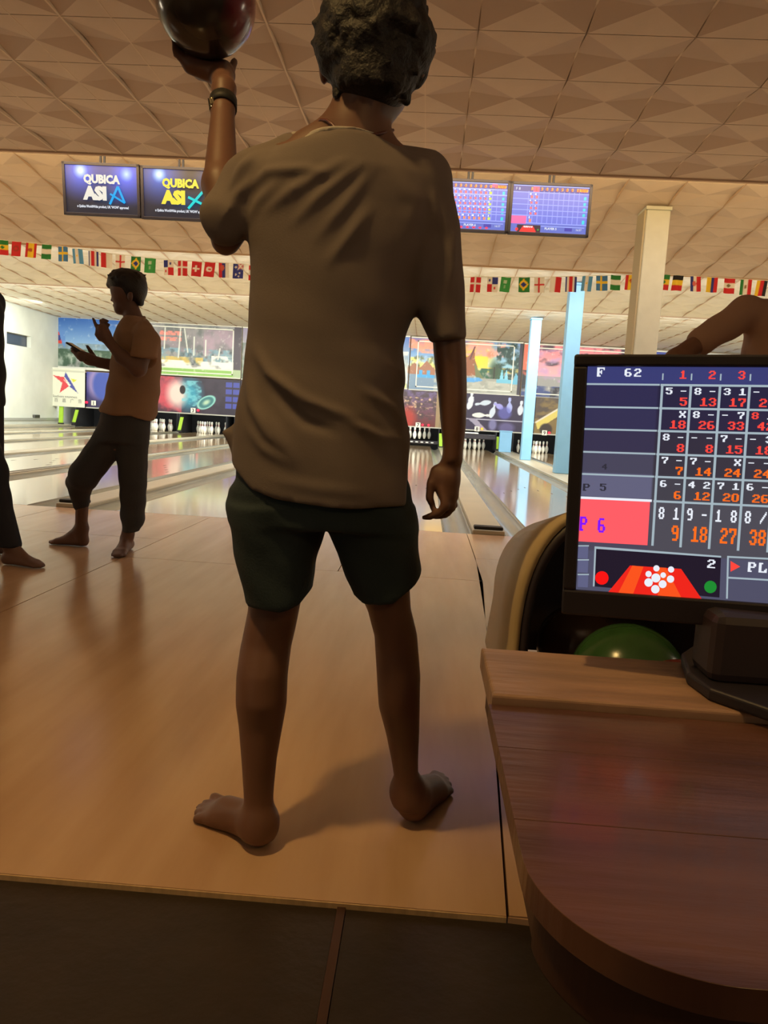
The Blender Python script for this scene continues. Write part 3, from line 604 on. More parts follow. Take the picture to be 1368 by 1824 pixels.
# star banner
xa, xb = xat(95, 1.2), xat(155, 1.2); za, zb_ = W(95, 655, 23.5)[2], W(95, 723, 23.5)[2]
t = thing('hanging_banner', 'white banner with a red, blue and yellow star beside the left wall', 'banner', ((xa+xb)/2, 23.55, zb_))
sb = Canvas(60, 70, (224, 226, 208)); sb.rect(0, 0, 1, .05, (246, 246, 224)); sb.rect(0, .05, 1, .10, (196, 198, 182))
c_ = lambda x, y: ((x-205)/830, (y-180)/1000)
sb.poly([c_(258, 380), c_(530, 415), c_(560, 470), c_(665, 640), c_(425, 835), c_(492, 570)], (214, 72, 80)); sb.poly([c_(515, 470), c_(690, 620), c_(655, 660), c_(650, 630)], (240, 238, 226)); sb.poly([c_(568, 275), c_(880, 820), c_(660, 650), c_(700, 620), c_(540, 400)], (72, 78, 160)); sb.poly([c_(695, 440), c_(845, 470), c_(760, 545)], (210, 212, 60))
sheet('printed_face', sb, (xa, 23.54, za), (xb-xa, 0, 0), (0, 0, zb_-za), M['ink'], t)
MB().box((xa, 23.545, zb_), (xb, 23.56, za)).build('backing', M['white'], t); MB().tube([(xa-.03, 23.53, za), (xb+.03, 23.53, za)], .02, 8).build('hanging_rod', M['white'], t)
gp = mat('grey_banner_print', (120, 122, 112), .6); H_ = za-zb_; W_ = xb-xa
text('small_lettering', 'Southvana entainment', .105, (xa+.06*W_, 23.535, zb_+.235*H_), (1, 0, 0), (0, 0, 1), gp, t, sx=.82)
for i, ch in enumerate('百嘉广告'): text('character', ch, .13, (xa+W_*(.10+.235*i), 23.535, zb_+.12*H_), (1, 0, 0), (0, 0, 1), gp, t)
# pinsetter fronts, posts
for i, c in enumerate(CAPS):
    for k in (2*i, 2*i+1):
        if k > 10: continue
        X = LANEX[k]
        t = thing('pin_pit', f'black pin pit opening at the end of the {nm[k]} lane', 'pit', (X, 24, 0))
        MB().box((X-.77, 25.35, -.1), (X+.77, 25.4, 1.6)).build('rear_curtain', M['pit'], t)
        MB().box((X-.77, 24.03, .0), (X-.74, 25.35, 1.6)).build('kickback', M['pit'], t); MB().box((X+.74, 24.03, .0), (X+.77, 25.35, 1.6)).build('kickback', M['pit'], t)
        if k == 6:
            MB().box((X-.62, 24.03, .10), (X+.74, 24.08, .2), .01).build('sweep_bar', M['dark'], t)
            s_ = MB()
            for j in range(8): s_.box((X-.6+j*.16, 24.02, .135), (X-.52+j*.16, 24.03, .165))
            s_.build('sweep_stripes', M['white'], t)['kind'] = 'stuff'
        if k == 7:
            MB().box((X-.62, 24.03, .34), (X+.74, 24.14, .50), .02).build('sweep_bar', M['dark'], t)
            MB().box((X-.6, 24.02, .50), (X+.2, 24.12, .54), .01).build('sweep_edge', M['white'], t)
def post(px, py0, py1, w_, lean, lab):
    a, b = W(px, py1, 23.6), W(px+lean, py0, 23.6); a[2] = max(a[2], .03)
    t = thing('guide_post', lab, 'post', (a[0], 23.6, a[2]), 'lime green posts at the pin pits')
    MB().add([(a[0]-w_/2, 23.6, a[2]), (a[0]+w_/2, 23.6, a[2]), (b[0]+w_/2, 23.6, b[2]), (b[0]-w_/2, 23.6, b[2]), (a[0]-w_/2, 23.64, a[2]), (a[0]+w_/2, 23.64, a[2]), (b[0]+w_/2, 23.64, b[2]), (b[0]-w_/2, 23.64, b[2])], [(0, 1, 2, 3), (5, 4, 7, 6), (1, 5, 6, 2), (4, 0, 3, 7), (3, 2, 6, 7), (4, 5, 1, 0)]).build('post_strip', M['lime'], t)
    MB().box((a[0]-w_*.6, 23.58, .061 if px == 108 else .036), (a[0]+w_*.6, 23.66, max(a[2], .07))).build('post_foot', M['dark'], t)
post(108, 722, 753, .13, 1, 'upright lime green post beside the left wall, under the star banner'); post(131, 730, 752, .1, 6, 'slanted lime green post at the left edge of the first lane'); post(319, 743, 766, .1, 5, 'slanted lime green post between the racks of the second and third lanes')
post(785, 772, 796, .1, 0, 'lime green post left of the eighth lane pins'); post(887, 778, 800, .1, 1, 'lime green post right of the eighth lane pins')

# pillars
def pillar(name, px, Y, w_, d_, ztop, m, lab, side=None):
    c = W(px, 745, Y)[0]; t = thing(name, lab, 'pillar', (c, Y, .03 if Y > YL else 0))
    MB().box((c-w_/2, Y-d_/2, .024), (c+w_/2, Y+d_/2, ztop), .012).build('shaft', m, t)
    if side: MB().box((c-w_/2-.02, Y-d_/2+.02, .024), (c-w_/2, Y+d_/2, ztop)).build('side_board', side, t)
    MB().box((c-w_/2-.012, Y-d_/2-.012, ztop), (c+w_/2+.012, Y+d_/2+.012, ztop+.04), .005).build('top_plate', m, t)
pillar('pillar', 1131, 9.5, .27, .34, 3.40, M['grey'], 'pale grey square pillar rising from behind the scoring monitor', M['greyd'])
pillar('pillar', 1007, 14.3, .26, .26, 3.38, M['blue'], 'tallest sky blue pillar, next to the grey pillar')
pillar('pillar', 941, 18.9, .24, .26, 3.35, M['blue'], 'middle sky blue pillar standing between the eighth and ninth lanes')
pillar('pillar', 903, 23.3, .36, .2, .62, M['blue'], 'short blue pillar base beside the eighth lane pins')

# ------------------------------------------------------------------ string of flags
YFL = 11.2
anch = [(-260, 409), (0, 427), (100, 437), (200, 452), (300, 463), (435, 470), (560, 490), (690, 497), (800, 494), (860, 493), (960, 494), (1060, 491), (1130, 489), (1190, 489), (1290, 495), (1368, 500), (1500, 506)]
def cord(px): return W(px, np.interp(px, [a[0] for a in anch], [a[1] for a in anch]), YFL)
bt = thing('flag_bunting', 'string of small national flags hung across the room below the ceiling', 'bunting', tuple(cord(684)))
MB().tube([cord(x) for x in range(-260, 1501, 20)], .004, 6).build('string', M['white'], bt)
g_, r_, y_, w_, b_, k_, lb = (40, 130, 60), (208, 40, 48), (240, 205, 50), (236, 234, 226), (46, 56, 140), (30, 30, 32), (90, 160, 214)
def fh(*c):
    cv = Canvas(12, 18, w_)
    for i, q in enumerate(c): cv.rect(0, i/len(c), 1, (i+1)/len(c)+.01, q)
    return cv
def fv(*c):
    cv = Canvas(12, 18, w_)
    for i, q in enumerate(c): cv.rect(i/len(c), 0, (i+1)/len(c)+.01, 1, q)
    return cv
def flag(n):
    if n == 'senegalese': return fh(g_, y_, r_).ell(.5, .5, .14, .1, g_)
    if n == 'moroccan': return fh(r_).ring(.5, .5, .22, .15, .5, (150, 60, 40))
    if n == 'spanish': cv = fv(r_, y_, y_, r_); return cv.ell(.42, .5, .16, .14, (190, 90, 40))
    if n == 'half_spanish': return fv(r_, y_, y_).ell(.6, .4, .16, .14, (190, 90, 40))
    if n == 'nigerian': return fh(g_, w_, g_)
    if n == 'swedish': return fh((70, 130, 190)).rect(.42, 0, .62, 1, y_).rect(0, .4, 1, .55, y_)
    if n == 'argentine': return fv(lb, w_, lb).ell(.5, .5, .12, .08, y_)
    if n == 'costa_rican': return Canvas(12, 18, b_).rect(.16, 0, .84, 1, w_).rect(.33, 0, .67, 1, r_)
    if n == 'indonesian': return fv(r_, w_)
    if n == 'polish': return fv(w_, r_)
    if n == 'english': return fh(w_).rect(.4, 0, .6, 1, r_).rect(0, .42, 1, .58, r_)
    if n == 'brazilian': return fh(g_).poly([(.5, .1), (.95, .5), (.5, .9), (.05, .5)], y_).ell(.5, .5, .22, .15, b_)
    if n == 'saudi': return fh((60, 160, 80)).rect(.3, .25, .7, .45, w_, .7).rect(.4, .55, .6, .8, w_, .5)
    if n == 'panamanian': return fh(w_).rect(0, 0, .5, .5, b_).rect(.5, .5, 1, 1, r_).ell(.75, .25, .1, .07, b_).ell(.25, .75, .1, .07, r_)
    if n == 'panamanian_turned': return fh(w_).rect(.5, 0, 1, .5, b_).rect(0, .5, .5, 1, r_).ell(.25, .25, .1, .07, b_).ell(.75, .75, .1, .07, r_)
    if n == 'danish': return fh(r_).rect(.42, 0, .58, 1, w_).rect(0, .38, 1, .5, w_)
    if n == 'swiss': return fh(r_).rect(.4, .3, .6, .7, w_).rect(.2, .43, .8, .57, w_)
    if n == 'tunisian': return fh(r_).ell(.5, .5, .26, .18, w_).ell(.52, .5, .12, .08, r_)
    if n == 'serbian': return fv(r_, b_, w_).ell(.35, .35, .2, .2, (200, 90, 70))
    if n == 'australian': return fh(b_).rect(.5, 0, 1, .4, (200, 110, 120)).line(.5, 0, 1, .4, .05, w_).line(1, 0, .5, .4, .05, w_).ell(.3, .25, .1, .07, w_).ell(.3, .75, .08, .06, w_).ell(.7, .65, .08, .06, w_).ell(.6, .88, .07, .05, w_)
    if n == 'belgian': return fh(k_, y_, r_)
    if n == 'croatian': return fv(b_, w_, r_).ell(.45, .5, .2, .16, (220, 110, 100))
    if n == 'colombian': return fv(y_, y_, b_, r_)
    if n == 'peruvian': return fh(r_, w_, r_).ell(.5, .5, .15, .09, (120, 110, 70))
    if n == 'mexican': return fv(g_, w_, r_).ell(.5, .5, .1, .1, (150, 120, 80))
    if n == 'german': return fv(y_, r_, k_)
    return fh(lb, w_)
FL = [(-230, 'belgian'), (-203, 'croatian'), (-176, 'peruvian'), (-149, 'mexican'), (-122, 'german'), (-95, 'swiss'), (-68, 'danish'), (-41, 'colombian'), (-14, 'belgian'), (5, 'senegalese'), (30, 'moroccan'), (57, 'spanish'), (84, 'nigerian'), (112, 'swedish'), (137, 'argentine'), (166, 'costa_rican'), (190, 'indonesian'), (215, 'english'), (243, 'brazilian'), (268, 'saudi'),
      (300, 'panamanian'), (325, 'danish'), (351, 'swiss'), (375, 'tunisian'), (399, 'serbian'), (425, 'australian'), (452, 'peruvian'), (480, 'mexican'), (507, 'german'), (534, 'belgian'), (561, 'croatian'), (588, 'colombian'), (615, 'senegalese'), (642, 'nigerian'), (669, 'swedish'), (696, 'australian'), (723, 'serbian'), (750, 'tunisian'), (777, 'swiss'), (806, 'argentine'),
      (848, 'danish'), (878, 'panamanian_turned'), (902, 'saudi'), (934, 'brazilian'), (961, 'english'), (991, 'polish'), (1018, 'costa_rican'), (1047, 'argentine'), (1072, 'swedish'), (1097, 'nigerian'), (1125, 'half_spanish'), (1152, 'indonesian'), (1185, 'senegalese'), (1209, 'belgian'), (1239, 'croatian'), (1269, 'colombian'), (1300, 'peruvian'), (1330, 'mexican'), (1359, 'german'), (1386, 'english'), (1413, 'swedish')]
for i, (px, n) in enumerate(FL):
    p = cord(px); cv = flag(n); wf = .135+.02*rng.random(); hf = .205; tw = rng.normal(0, .18); sk = rng.normal(0, .010)
    ux = np.array([math.cos(tw), math.sin(tw), 0])*wf; o = p-ux/2-np.array([0, 0, .004])
    s_ = sheet('flag', cv, o, ux, (sk, .02*math.sin(i), -hf), M['cloth'], bt)
    for v in s_.data.vertices: v.co.y += .012*math.sin((v.co.x-o[0])/wf*6+i)
    s_['label'] = f'small {n.split("_turned")[0].replace("half_", "").replace("_", " ")} style flag'

# ------------------------------------------------------------------ hanging screens
def tv(px, py, Y, w, h, lean, rl, lab, grp):
    c = Vector(W(px, py, Y)); t = thing('hanging_television', lab, 'television', tuple(c), grp)
    ux = Vector((math.cos(rl), 0, math.sin(rl))); vy = Vector((-math.sin(rl), 0, math.cos(rl))); n = Vector((0, -1, 0))
    vy2 = (vy*math.cos(lean)+n*math.sin(lean)).normalized(); n2 = ux.cross(vy2)
    Mx = Matrix(((ux.x, vy2.x, n2.x, c.x), (ux.y, vy2.y, n2.y, c.y), (ux.z, vy2.z, n2.z, c.z), (0, 0, 0, 1)))
    MB().box((-w/2, -h/2, -.055), (w/2, h/2, -.012), .01, Mx).build('casing', M['dark'], t)
    bz = MB(); b = .028
    for a0, a1 in (((-w/2, -h/2), (w/2, -h/2+b)), ((-w/2, h/2-b), (w/2, h/2)), ((-w/2, -h/2), (-w/2+b, h/2)), ((w/2-b, -h/2), (w/2, h/2))): bz.box((a0[0], a0[1], -.02), (a1[0], a1[1], .004), .003, Mx)
    bz.build('bezel', M['dark'], t)
    rods = MB(); top = c.z+h/2+.02
    zc = 3.72-(Y-E1)*.1196
    for s in (-.16, .17): rods.tube([Mx@Vector((s*w*0+(0.02 if s > 0 else -.02), h/2-.05, -.05)), Vector((c.x+s*.12, c.y+.04, zc+.05))], .012, 8)
    rods.build('hanging_rods', M['dark2'], t)
    return t, Mx, ux, vy2, n2, w-2*b, h-2*b
def logo_canvas(k):
    cv = Canvas(110, 64, (14, 18, 40)); d1 = np.hypot((cv.X-.22)*1.7, cv.Y-.12); d2 = np.hypot((cv.X-.86)*1.7, cv.Y-.16)
    base = (66, 96, 236) if k == 0 else (40, 90, 200)
    cv.mix(np.clip(1.1-d1*1.6, 0, 1), base, .95)
    if k == 0: cv.mix(np.clip(1.1-d2*1.4, 0, 1), base, .95)
    else: cv.mix(np.clip(.5-d2*1.6, 0, 1), base, .9)
    cv.mix(np.clip(1-d1*5.5, 0, 1), (230, 250, 255)); cv.mix(np.clip(1-d2*(6 if k == 0 else 12), 0, 1), (190, 220, 255), .9); cv.mix(np.clip((cv.Y-.72)*6, 0, 1), (18, 20, 34), .85)
    cv.mix(np.clip(.36-abs(cv.X-.56)*1.2, 0, 1)*np.clip(1-abs(cv.Y-.66)*4, 0, 1), (20, 110, 170), 1.2 if k else .9); return cv
def logo(t, Mx, ux, vy, n, w, h, k):
    P = lambda u, v, d=.006: Mx@Vector((u*w-w/2, v*h-h/2, d))
    sheet('screen', logo_canvas(k), P(0, 1, -.010), ux*w, -vy*h, M['logo'], t)
    m = FR['cream'] if k == 0 else FR['yellow']
    text('word', 'QUBICA', h*.235, P(.265, .64), ux, vy, m, t, sx=.93, bold=.006)
    text('word', 'ASI', h*.36, P(.27, .30), ux, vy, m, t, sx=1.02, bold=.012)
    a = MB()
    def bar(u0, v0, u1, v1, wd_):
        p, q = P(u0, v0, .007), P(u1, v1, .007); dr = (q-p).normalized(); s = n.cross(dr)*wd_; a.add([p-s, p+s, q+s, q-s, p-s+n*.003, p+s+n*.003, q+s+n*.003, q-s+n*.003], [(0, 1, 2, 3), (4, 7, 6, 5), (0, 3, 7, 4), (1, 5, 6, 2), (0, 4, 5, 1), (3, 2, 6, 7)])
    if k == 0: bar(.62, .20, .74, .58, .011); bar(.74, .58, .83, .24, .011); bar(.83, .24, .63, .42, .009)
    else: bar(.62, .20, .82, .56, .012); bar(.62, .44, .88, .26, .012)
    a.build('slanted_mark', FR['cyan'] if k == 0 else FR['teal'], t)
    text('small_line', "a Qubica WorldWide product, UK 'WOW' approved", h*.075, P(.16, .115), ux, vy, FR['white'], t, sx=.72, bold=.001)
def score_canvas(k):
    cv = Canvas(150, 86, (92, 104, 196)); cols = [.21+.0665*i for i in range(11)]
    cv.rect(0, 0, 1, .14, (60, 64, 140)); cv.rect(0, .0, 1, .025, (170, 180, 250))
    ys = [.15, .285, .405, .52, .64, .80] if k else [.13, .25, .37, .49, .60, .66, .80]
    g = np.random.default_rng(5+k)
    for y in ys: cv.rect(0, y, 1, y+.016, (150, 165, 245))
    for x in cols: cv.rect(x, .13, x+.006, .81, (140, 150, 235))
    for i, x in enumerate(cols[:-1]): cv.rect(x+.03, .05, x+.05, .11, (250, 160, 60))
    cv.rect(.875, .05, .99, .11, (250, 160, 60))
    if k: cv.rect(.27, .03, .345, .135, (250, 80, 120))
    else: cv.rect(.80, .02, .87, .09, (250, 80, 130))
    for ri in range(len(ys)-1):
        yy = ys[ri]; hh = ys[ri+1]-yy
        for i, x in enumerate(cols[:-1]):
            if k and i > (1 if ri < 4 else 0): continue
            if not k and i > 8: continue
            cv.rect(x+.008+.02*g.random(), yy+.025, x+.035, yy+hh*.4, (225, 230, 250), .9); c = (240, 90, 90) if ri < len(ys)-2 else (250, 130, 60)
            cv.rect(x+.028, yy+hh*.5, x+.06, yy+hh*.92, c if i < 8 else (200, 220, 60), .9)
        cv.rect(.94, yy+hh*.4, .975, yy+hh*.92, (20, 190, 200))
    if k: cv.rect(0, .665, .2, .83, (250, 90, 150))
    cv.rect(0, .83, 1, 1, (84, 98, 178)); cv.rect(.40 if k else .0, .86, .98, .875, (150, 165, 245)); cv.rect(.72, .885, .82, .95, (50, 50, 150))
    if k:
        cv.rect(.09, .85, .40, 1, (40, 20, 40)); cv.poly([(.17, .87), (.30, .87), (.345, 1), (.12, 1)], (235, 40, 40))
        for i in range(5): cv.ell(.185+.025*i, .89, .009, .02, (250, 220, 220))
        cv.ell(.085, .95, .02, .035, (230, 40, 50)); cv.ell(.37, .95, .012, .02, (40, 140, 60))
    else:
        for i in range(5): cv.ell(.42+.085*i, .965, .022, .02, (230, 50, 80))
    return cv
def score(t, Mx, ux, vy, n, w, h, k):
    P = lambda u, v, d=.0: Mx@Vector((u*w-w/2, v*h-h/2, d))
    sheet('screen', score_canvas(k), P(0, 1, -.010), ux*w, -vy*h, M['logo'], t)
    for i in range(10): text('frame_number', str(i+1), h*.085, P(.225+.0665*i, .885), ux, vy, FR['orange'], t, bold=.001)
    text('total_heading', 'TOT', h*.09, P(.885, .885), ux, vy, FR['orange'], t, sx=.8, bold=.002)
    text('player_line', 'PLAYER 5' if k else 'PLAYER 6', h*.065, P(.45, .065), ux, vy, FR['white'], t, bold=.001)
    text('clock', '16:57', h*.06, P(.86, .065), ux, vy, FR['white'], t)
    if k: text('heading', 'F 8', h*.085, P(.03, .885), ux, vy, FR['white'], t)
a = tv(180, 338, 8.0, .80, .51, .13, .0, 'hanging television with a white logo on blue, furthest left', 'televisions hanging over the lanes'); logo(*a, 0)
a = tv(320, 345.5, 8.0, .80, .51, .13, .0, 'hanging television with a yellow logo, half behind the raised arm', 'televisions hanging over the lanes'); logo(*a, 1)
a = tv(835, 366, 8.0, .80, .50, .04, .0, 'hanging score television just right of the bowler, its scores filled in', 'televisions hanging over the lanes'); score(*a, 0)
a = tv(979.5, 373, 8.0, .80, .50, .04, .0, 'rightmost hanging score television, its score grid nearly empty', 'televisions hanging over the lanes'); score(*a, 1)

# ------------------------------------------------------------------ people
def pr(px, Y): return px*Y/F                     # picture length -> length at distance Y
def rows(tab, Y):                                # (row, left, right) -> two profile lists
    L = []; R_ = []
    for py, xl, xr in tab:
        a = W(xl, py, Y(py) if callable(Y) else Y); b = W(xr, py, Y(py) if callable(Y) else Y); L.append((a[2], a[0])); R_.append((b[2], b[0]))
    return L, R_
def zof(py, px=600, Y=1.5): return W(px, py, Y)[2]
def hemline(pts, Y):
    q = np.array(sorted([(W(x, y, Y)[0], W(x, y, Y)[2]) for x, y in pts])); return q
def finger(S, pts, r0, r1, k=.004):
    n = len(pts)-1
    for i in range(n): S.cone(pts[i], r0+(r1-r0)*i/n, pts[i+1], r0+(r1-r0)*(i+1)/n, k)

# --- the bowler
YB = 1.50
bw = thing('person', 'barefoot person seen from behind in taupe shirt and dark shorts holding up a ball', 'person', (-.12, 1.55, 0))
S = Solid((-.62, 1.22, -.004), (.26, 1.98, 1.70), .0052)
Yl = lambda py: np.interp(py, [1080, 1470], [1.50, 1.44]); Yr = lambda py: np.interp(py, [1080, 1440], [1.51, 1.575])
legE = [(0, .040), (.10, .036), (.20, .048), (.30, .056), (.40, .052), (.46, .056), (.62, .075), (.82, .085)]
def leg(tab, Yf, k=.01):
    L, R_ = rows(tab, Yf); zc = [(W(600, t[0], Yf(t[0]))[2], Yf(t[0])+(0.012 if 1150 < t[0] < 1300 else 0)*-1) for t in tab]; S.loft(L, R_, zc, legE, k)
leg([(880, 440, 566), (960, 443, 560), (1020, 447, 545), (1085, 443, 533), (1120, 436, 526), (1150, 430, 519), (1200, 425, 514), (1250, 424, 512), (1300, 428, 502), (1350, 432, 493), (1400, 435, 488), (1450, 437, 485), (1480, 437, 484)], Yl)
leg([(880, 584, 715), (960, 600, 722), (1020, 625, 728), (1085, 655, 732), (1130, 667, 743), (1200, 672, 749), (1250, 675, 748), (1300, 687, 747), (1350, 697, 745), (1400, 705, 745), (1430, 706, 748)], Yr)
# feet
def foot(heel, ankle, toes, big, zr=.034):
    h = np.array(heel); a = np.array(ankle); tb = np.array(toes[big]); mid = sum(np.array(t) for t in toes)/len(toes)
    S.ell(h+[0, 0, .036], (.034, .036, .037), .012); S.cone(a, .034, h+[0, .01, .045], .031, .02)
    d = mid-h; dn = d/np.linalg.norm(d)
    for t in toes:
        t = np.array(t); base = h+(t-h)*.72; S.cone(h+dn*.03+[0, 0, .030], .026, base+[0, 0, .018], .0165, .012)
        S.cone(base+[0, 0, .020], .014, t-(t-h)*.03+[0, 0, .0105], .0095 if t is not tb else .012, .005)
        S.ell(t-(t-h)*.05+[0, 0, .011], (.0105, .0105, .010), .003)
    S.cone(tb-(tb-h)*.2+[0, 0, .016], .014, tb-(tb-h)*.03+[0, 0, .013], .013, .004)
    S.cone(a+[0, 0, -.01], .034, h+d*.55+[0, 0, .035], .024, .025)
foot(G(461, 1495, 0), W(461, 1462, 1.44), [G(347, 1466), G(349, 1455), G(353, 1446), G(363, 1438), G(380, 1430)], 4)
foot(G(735, 1460, 0), W(727, 1405, 1.575), [G(775, 1388), G(787, 1388), G(795, 1395), G(800, 1404), G(803, 1414)], 0)
S.cut(lambda x, y, z: .0004-z+0*x+0*y)
# pelvis and trunk, slimmer than the clothes
def tl(tab, Y, e, k=.02, yc=None, pw=2.):
    L, R_ = rows(tab, Y); zs = [L[0][0], L[-1][0]]; S.loft(L, R_, yc or [(0, Y), (2, Y)], e, k, pw)
tl([(290, 480, 730), (340, 462, 760), (420, 462, 762), (520, 462, 722), (620, 456, 705), (720, 440, 710), (820, 432, 722), (900, 430, 718)], 1.5, [(.6, .09), (.9, .085), (1.1, .09), (1.35, .085), (1.42, .06)])
# neck, shoulders, head
YH = 1.475
L, R_ = rows([(155, 600, 705), (190, 592, 702), (215, 588, 694), (250, 583, 690), (285, 560, 700)], 1.47); S.loft(L, R_, [(0, 1.47), (2, 1.47)], [(1.3, .062), (1.5, .055)], .03)
S.cone(W(618, 244, 1.475), .05, W(490, 300, 1.49), .036, .03); S.cone(W(650, 256, 1.475), .040, W(752, 335, 1.50), .034, .03)
S.ell(W(664, 92, 1.47), (.076, .094, .108), .02); S.cone(W(665, 165, 1.50), .055, W(680, 170, 1.55), .045, .03)      # skull, jaw
S.ell(W(676, 150, 1.545), (.05, .045, .055), .02); S.cone(W(681, 125, 1.575), .010, W(682, 143, 1.592), .011, .01)      # chin and nose, turned away
S.ell(W(664, 165, 1.575), (.022, .008, .006), .004); S.ell(W(650, 112, 1.565), (.013, .01, .008), .004); S.ell(W(694, 114, 1.565), (.013, .01, .008), .004)
S.ell(W(752, 112, 1.47), (.010, .020, .030), .006); S.ell(W(578, 120, 1.47), (.010, .020, .030), .006)                       # ears
# right arm hanging, hand curled
L, R_ = rows([(330, 752, 800), (400, 750, 812), (480, 752, 816), (555, 762, 824), (600, 770, 829), (640, 773, 831), (700, 780, 832), (760, 785, 830), (800, 789, 825), (822, 789, 822)], 1.5)
S.loft(L, R_, [(0, 1.5), (.80, 1.495), (1.1, 1.51), (2, 1.5)], [(.75, .022), (.82, .026), (.98, .038), (1.1, .036), (1.3, .045)], .02)
yh = 1.50
S.cone(W(805, 820, yh), .018, W(797, 852, yh), .0255, .012, 1.0); S.cone(W(797, 850, yh), .0225, W(800, 882, yh-.004), .0195, .01, 1.1); S.cone(W(783, 845, yh), .018, W(793, 872, yh), .018, .012)
finger(S, [W(776, 838, yh-.005), W(768, 862, yh-.012), W(765, 886, yh-.014), W(772, 906, yh-.012)], .0105, .0068, .004)           # thumb
finger(S, [W(788, 872, yh-.018), W(793, 902, yh-.026), W(782, 914, yh-.022), W(766, 920, yh-.016), W(755, 922, yh-.01)], .0095, .0062)          # index
finger(S, [W(801, 880, yh-.010), W(805, 904, yh-.012), W(793, 917, yh-.002), W(774, 920, yh+.006)], .0092, .007)                              # middle
finger(S, [W(806, 878, yh+.006), W(808, 900, yh+.010), W(797, 915, yh+.020), W(780, 913, yh+.028)], .0088, .0066)
finger(S, [W(806, 870, yh+.022), W(808, 890, yh+.028), W(799, 904, yh+.038), W(786, 902, yh+.044)], .0078, .0060)
# left arm raised, forearm up to the ball
EL = W(402, 428, 1.485); WR = W(397, 196, 1.66)
S.cone(W(470, 325, 1.49), .048, EL, .023, .02); S.cone(EL, .023, W(393, 330, 1.55), .0345, .02); S.cone(W(393, 330, 1.55), .0345, WR, .0235, .015, 1.); S.cone(WR, .0235, W(399, 158, 1.69), .024, .01)
BC = np.array(W(367, 6, 1.78)); BR = .109
bd = BC-EYE; cdep = (bd@RM)[2]; BR = .5*178*cdep/F*.985
def onball(px, py, up=.0, yy=0):                     # point on the lower half of the ball as seen from the eye, a finger's breadth off it
    d = RM@_ray(px, py); p = EYE+d*((BC-EYE)@d)/(d@d); v = p-BC; rr = np.linalg.norm(v)
    if rr < BR+up: return p+(RM[:, 2])*math.sqrt(max((BR+up)**2-rr*rr, 0))*yy
    return p
S.cone(W(399, 158, 1.69), .0235, onball(392, 122, .02, .6), .026, .012); S.cone(onball(394, 118, .02, .6), .024, onball(352, 112, .016, .75), .021, .012); S.cone(onball(398, 135, .02, .6), .026, onball(340, 116, .016, .9), .020, .012)
finger(S, [onball(350, 114, .012, .7), onball(326, 99, .010, .4), onball(309, 80, .006, .15), onball(298, 62, .004, 0), onball(290, 44, .003, 0)], .0115, .0070)
finger(S, [onball(350, 120, .012, .9), onball(326, 106, .010, .9), onball(306, 88, .009, .8), onball(300, 72, .008, .8)], .011, .0075)
finger(S, [onball(358, 105, .010, 1), onball(338, 80, .010, 1.), onball(320, 50, .009, 1.), onball(312, 30, .009, 1.)], .0105, .0075)
finger(S, [onball(370, 100, .010, 1), onball(356, 70, .010, 1.), onball(345, 40, .009, 1.)], .0095, .007)
finger(S, [onball(394, 118, .012, .8), onball(402, 98, .010, 1), onball(404, 68, .009, 1)], .0125, .009)
V, Q = S.surf(); big_mesh('body', V, Q, M['skin'], bw)
# hair
H = Solid((-.30, 1.28, 1.30), (.12, 1.68, 1.70), .0045)
hc = W(668, 78, 1.47)
H.ell(hc, (.094, .108, .100), .01)
H.ell(W(664, 138, 1.45), (.074, .082, .056), .02)
for i in range(520):
    v = rng.normal(size=3); v /= np.linalg.norm(v)
    if v[2] < -.55: continue
    if v[1] > .25 and v[2] < .35: continue
    p = hc+v*np.array([.096, .108, .102]); H.cone(p, .007+.008*rng.random(), p+np.array([rng.normal()*.008, rng.normal()*.008, rng.normal()*.007]), .006, .008)
for i in range(120):
    a_ = rng.uniform(math.pi, 2*math.pi); zz = rng.uniform(-.028, .045); p = W(664, 150, 1.45)+np.array([math.cos(a_)*(.068+zz*.2), math.sin(a_)*.074, zz]); H.cone(p, .006+.005*rng.random(), p+rng.normal(size=3)*.006, .004, .006)
H.ell(W(585, 80, 1.45), (.02, .05, .05), .01); H.ell(W(752, 85, 1.46), (.02, .05, .042), .01)
def facecut(x, y, z): return np.minimum(y-1.535+0*x, (1.585-z)+0*x)
H.cut(facecut)
V, Q = H.surf(); big_mesh('hair', V, Q, M['hair'], bw, relax=3)
# shirt
T_ = Solid((-.54, 1.24, .66), (.26, 1.80, 1.52), .0052); S = T_
tb = [(262, 548, 690), (272, 505, 712), (285, 478, 735), (305, 455, 758), (330, 445, 775), (370, 441, 785), (410, 441, 786), (450, 445, 775), (490, 446, 758), (520, 446, 745), (560, 443, 736), (590, 441, 724), (620, 438, 718), (650, 435, 721), (680, 431, 722), (700, 426, 718), (730, 421, 722), (770, 416, 729), (800, 414, 733), (830, 413, 737), (860, 414, 740), (900, 416, 741), (925, 418, 741)]
L, R_ = rows(tb, 1.48)
S.loft(L, R_, [(0, 1.50), (.95, 1.50), (1.25, 1.485), (1.45, 1.485)], [(.6, .135), (.85, .128), (1.0, .115), (1.15, .112), (1.3, .112), (1.36, .095), (1.40, .06), (1.45, .04)], .015, 2.25)
S.cone(W(520, 285, 1.49), .045, W(470, 318, 1.49), .058, .03); S.cone(W(470, 335, 1.49), .066, W(412, 386, 1.47), .040, .02); S.cone(W(410, 388, 1.47), .042, W(402, 412, 1.465), .030, .012)  # raised sleeve
S.cone(W(425, 320, 1.50), .030, W(388, 385, 1.47), .030, .03)
S.cone(W(672, 288, 1.485), .038, W(752, 325, 1.495), .058, .03)
L, R_ = rows([(300, 745, 775), (330, 735, 797), (365, 730, 812), (400, 732, 819), (450, 735, 823), (500, 738, 826), (550, 741, 828), (580, 752, 830), (604, 764, 831), (620, 766, 831)], 1.495)
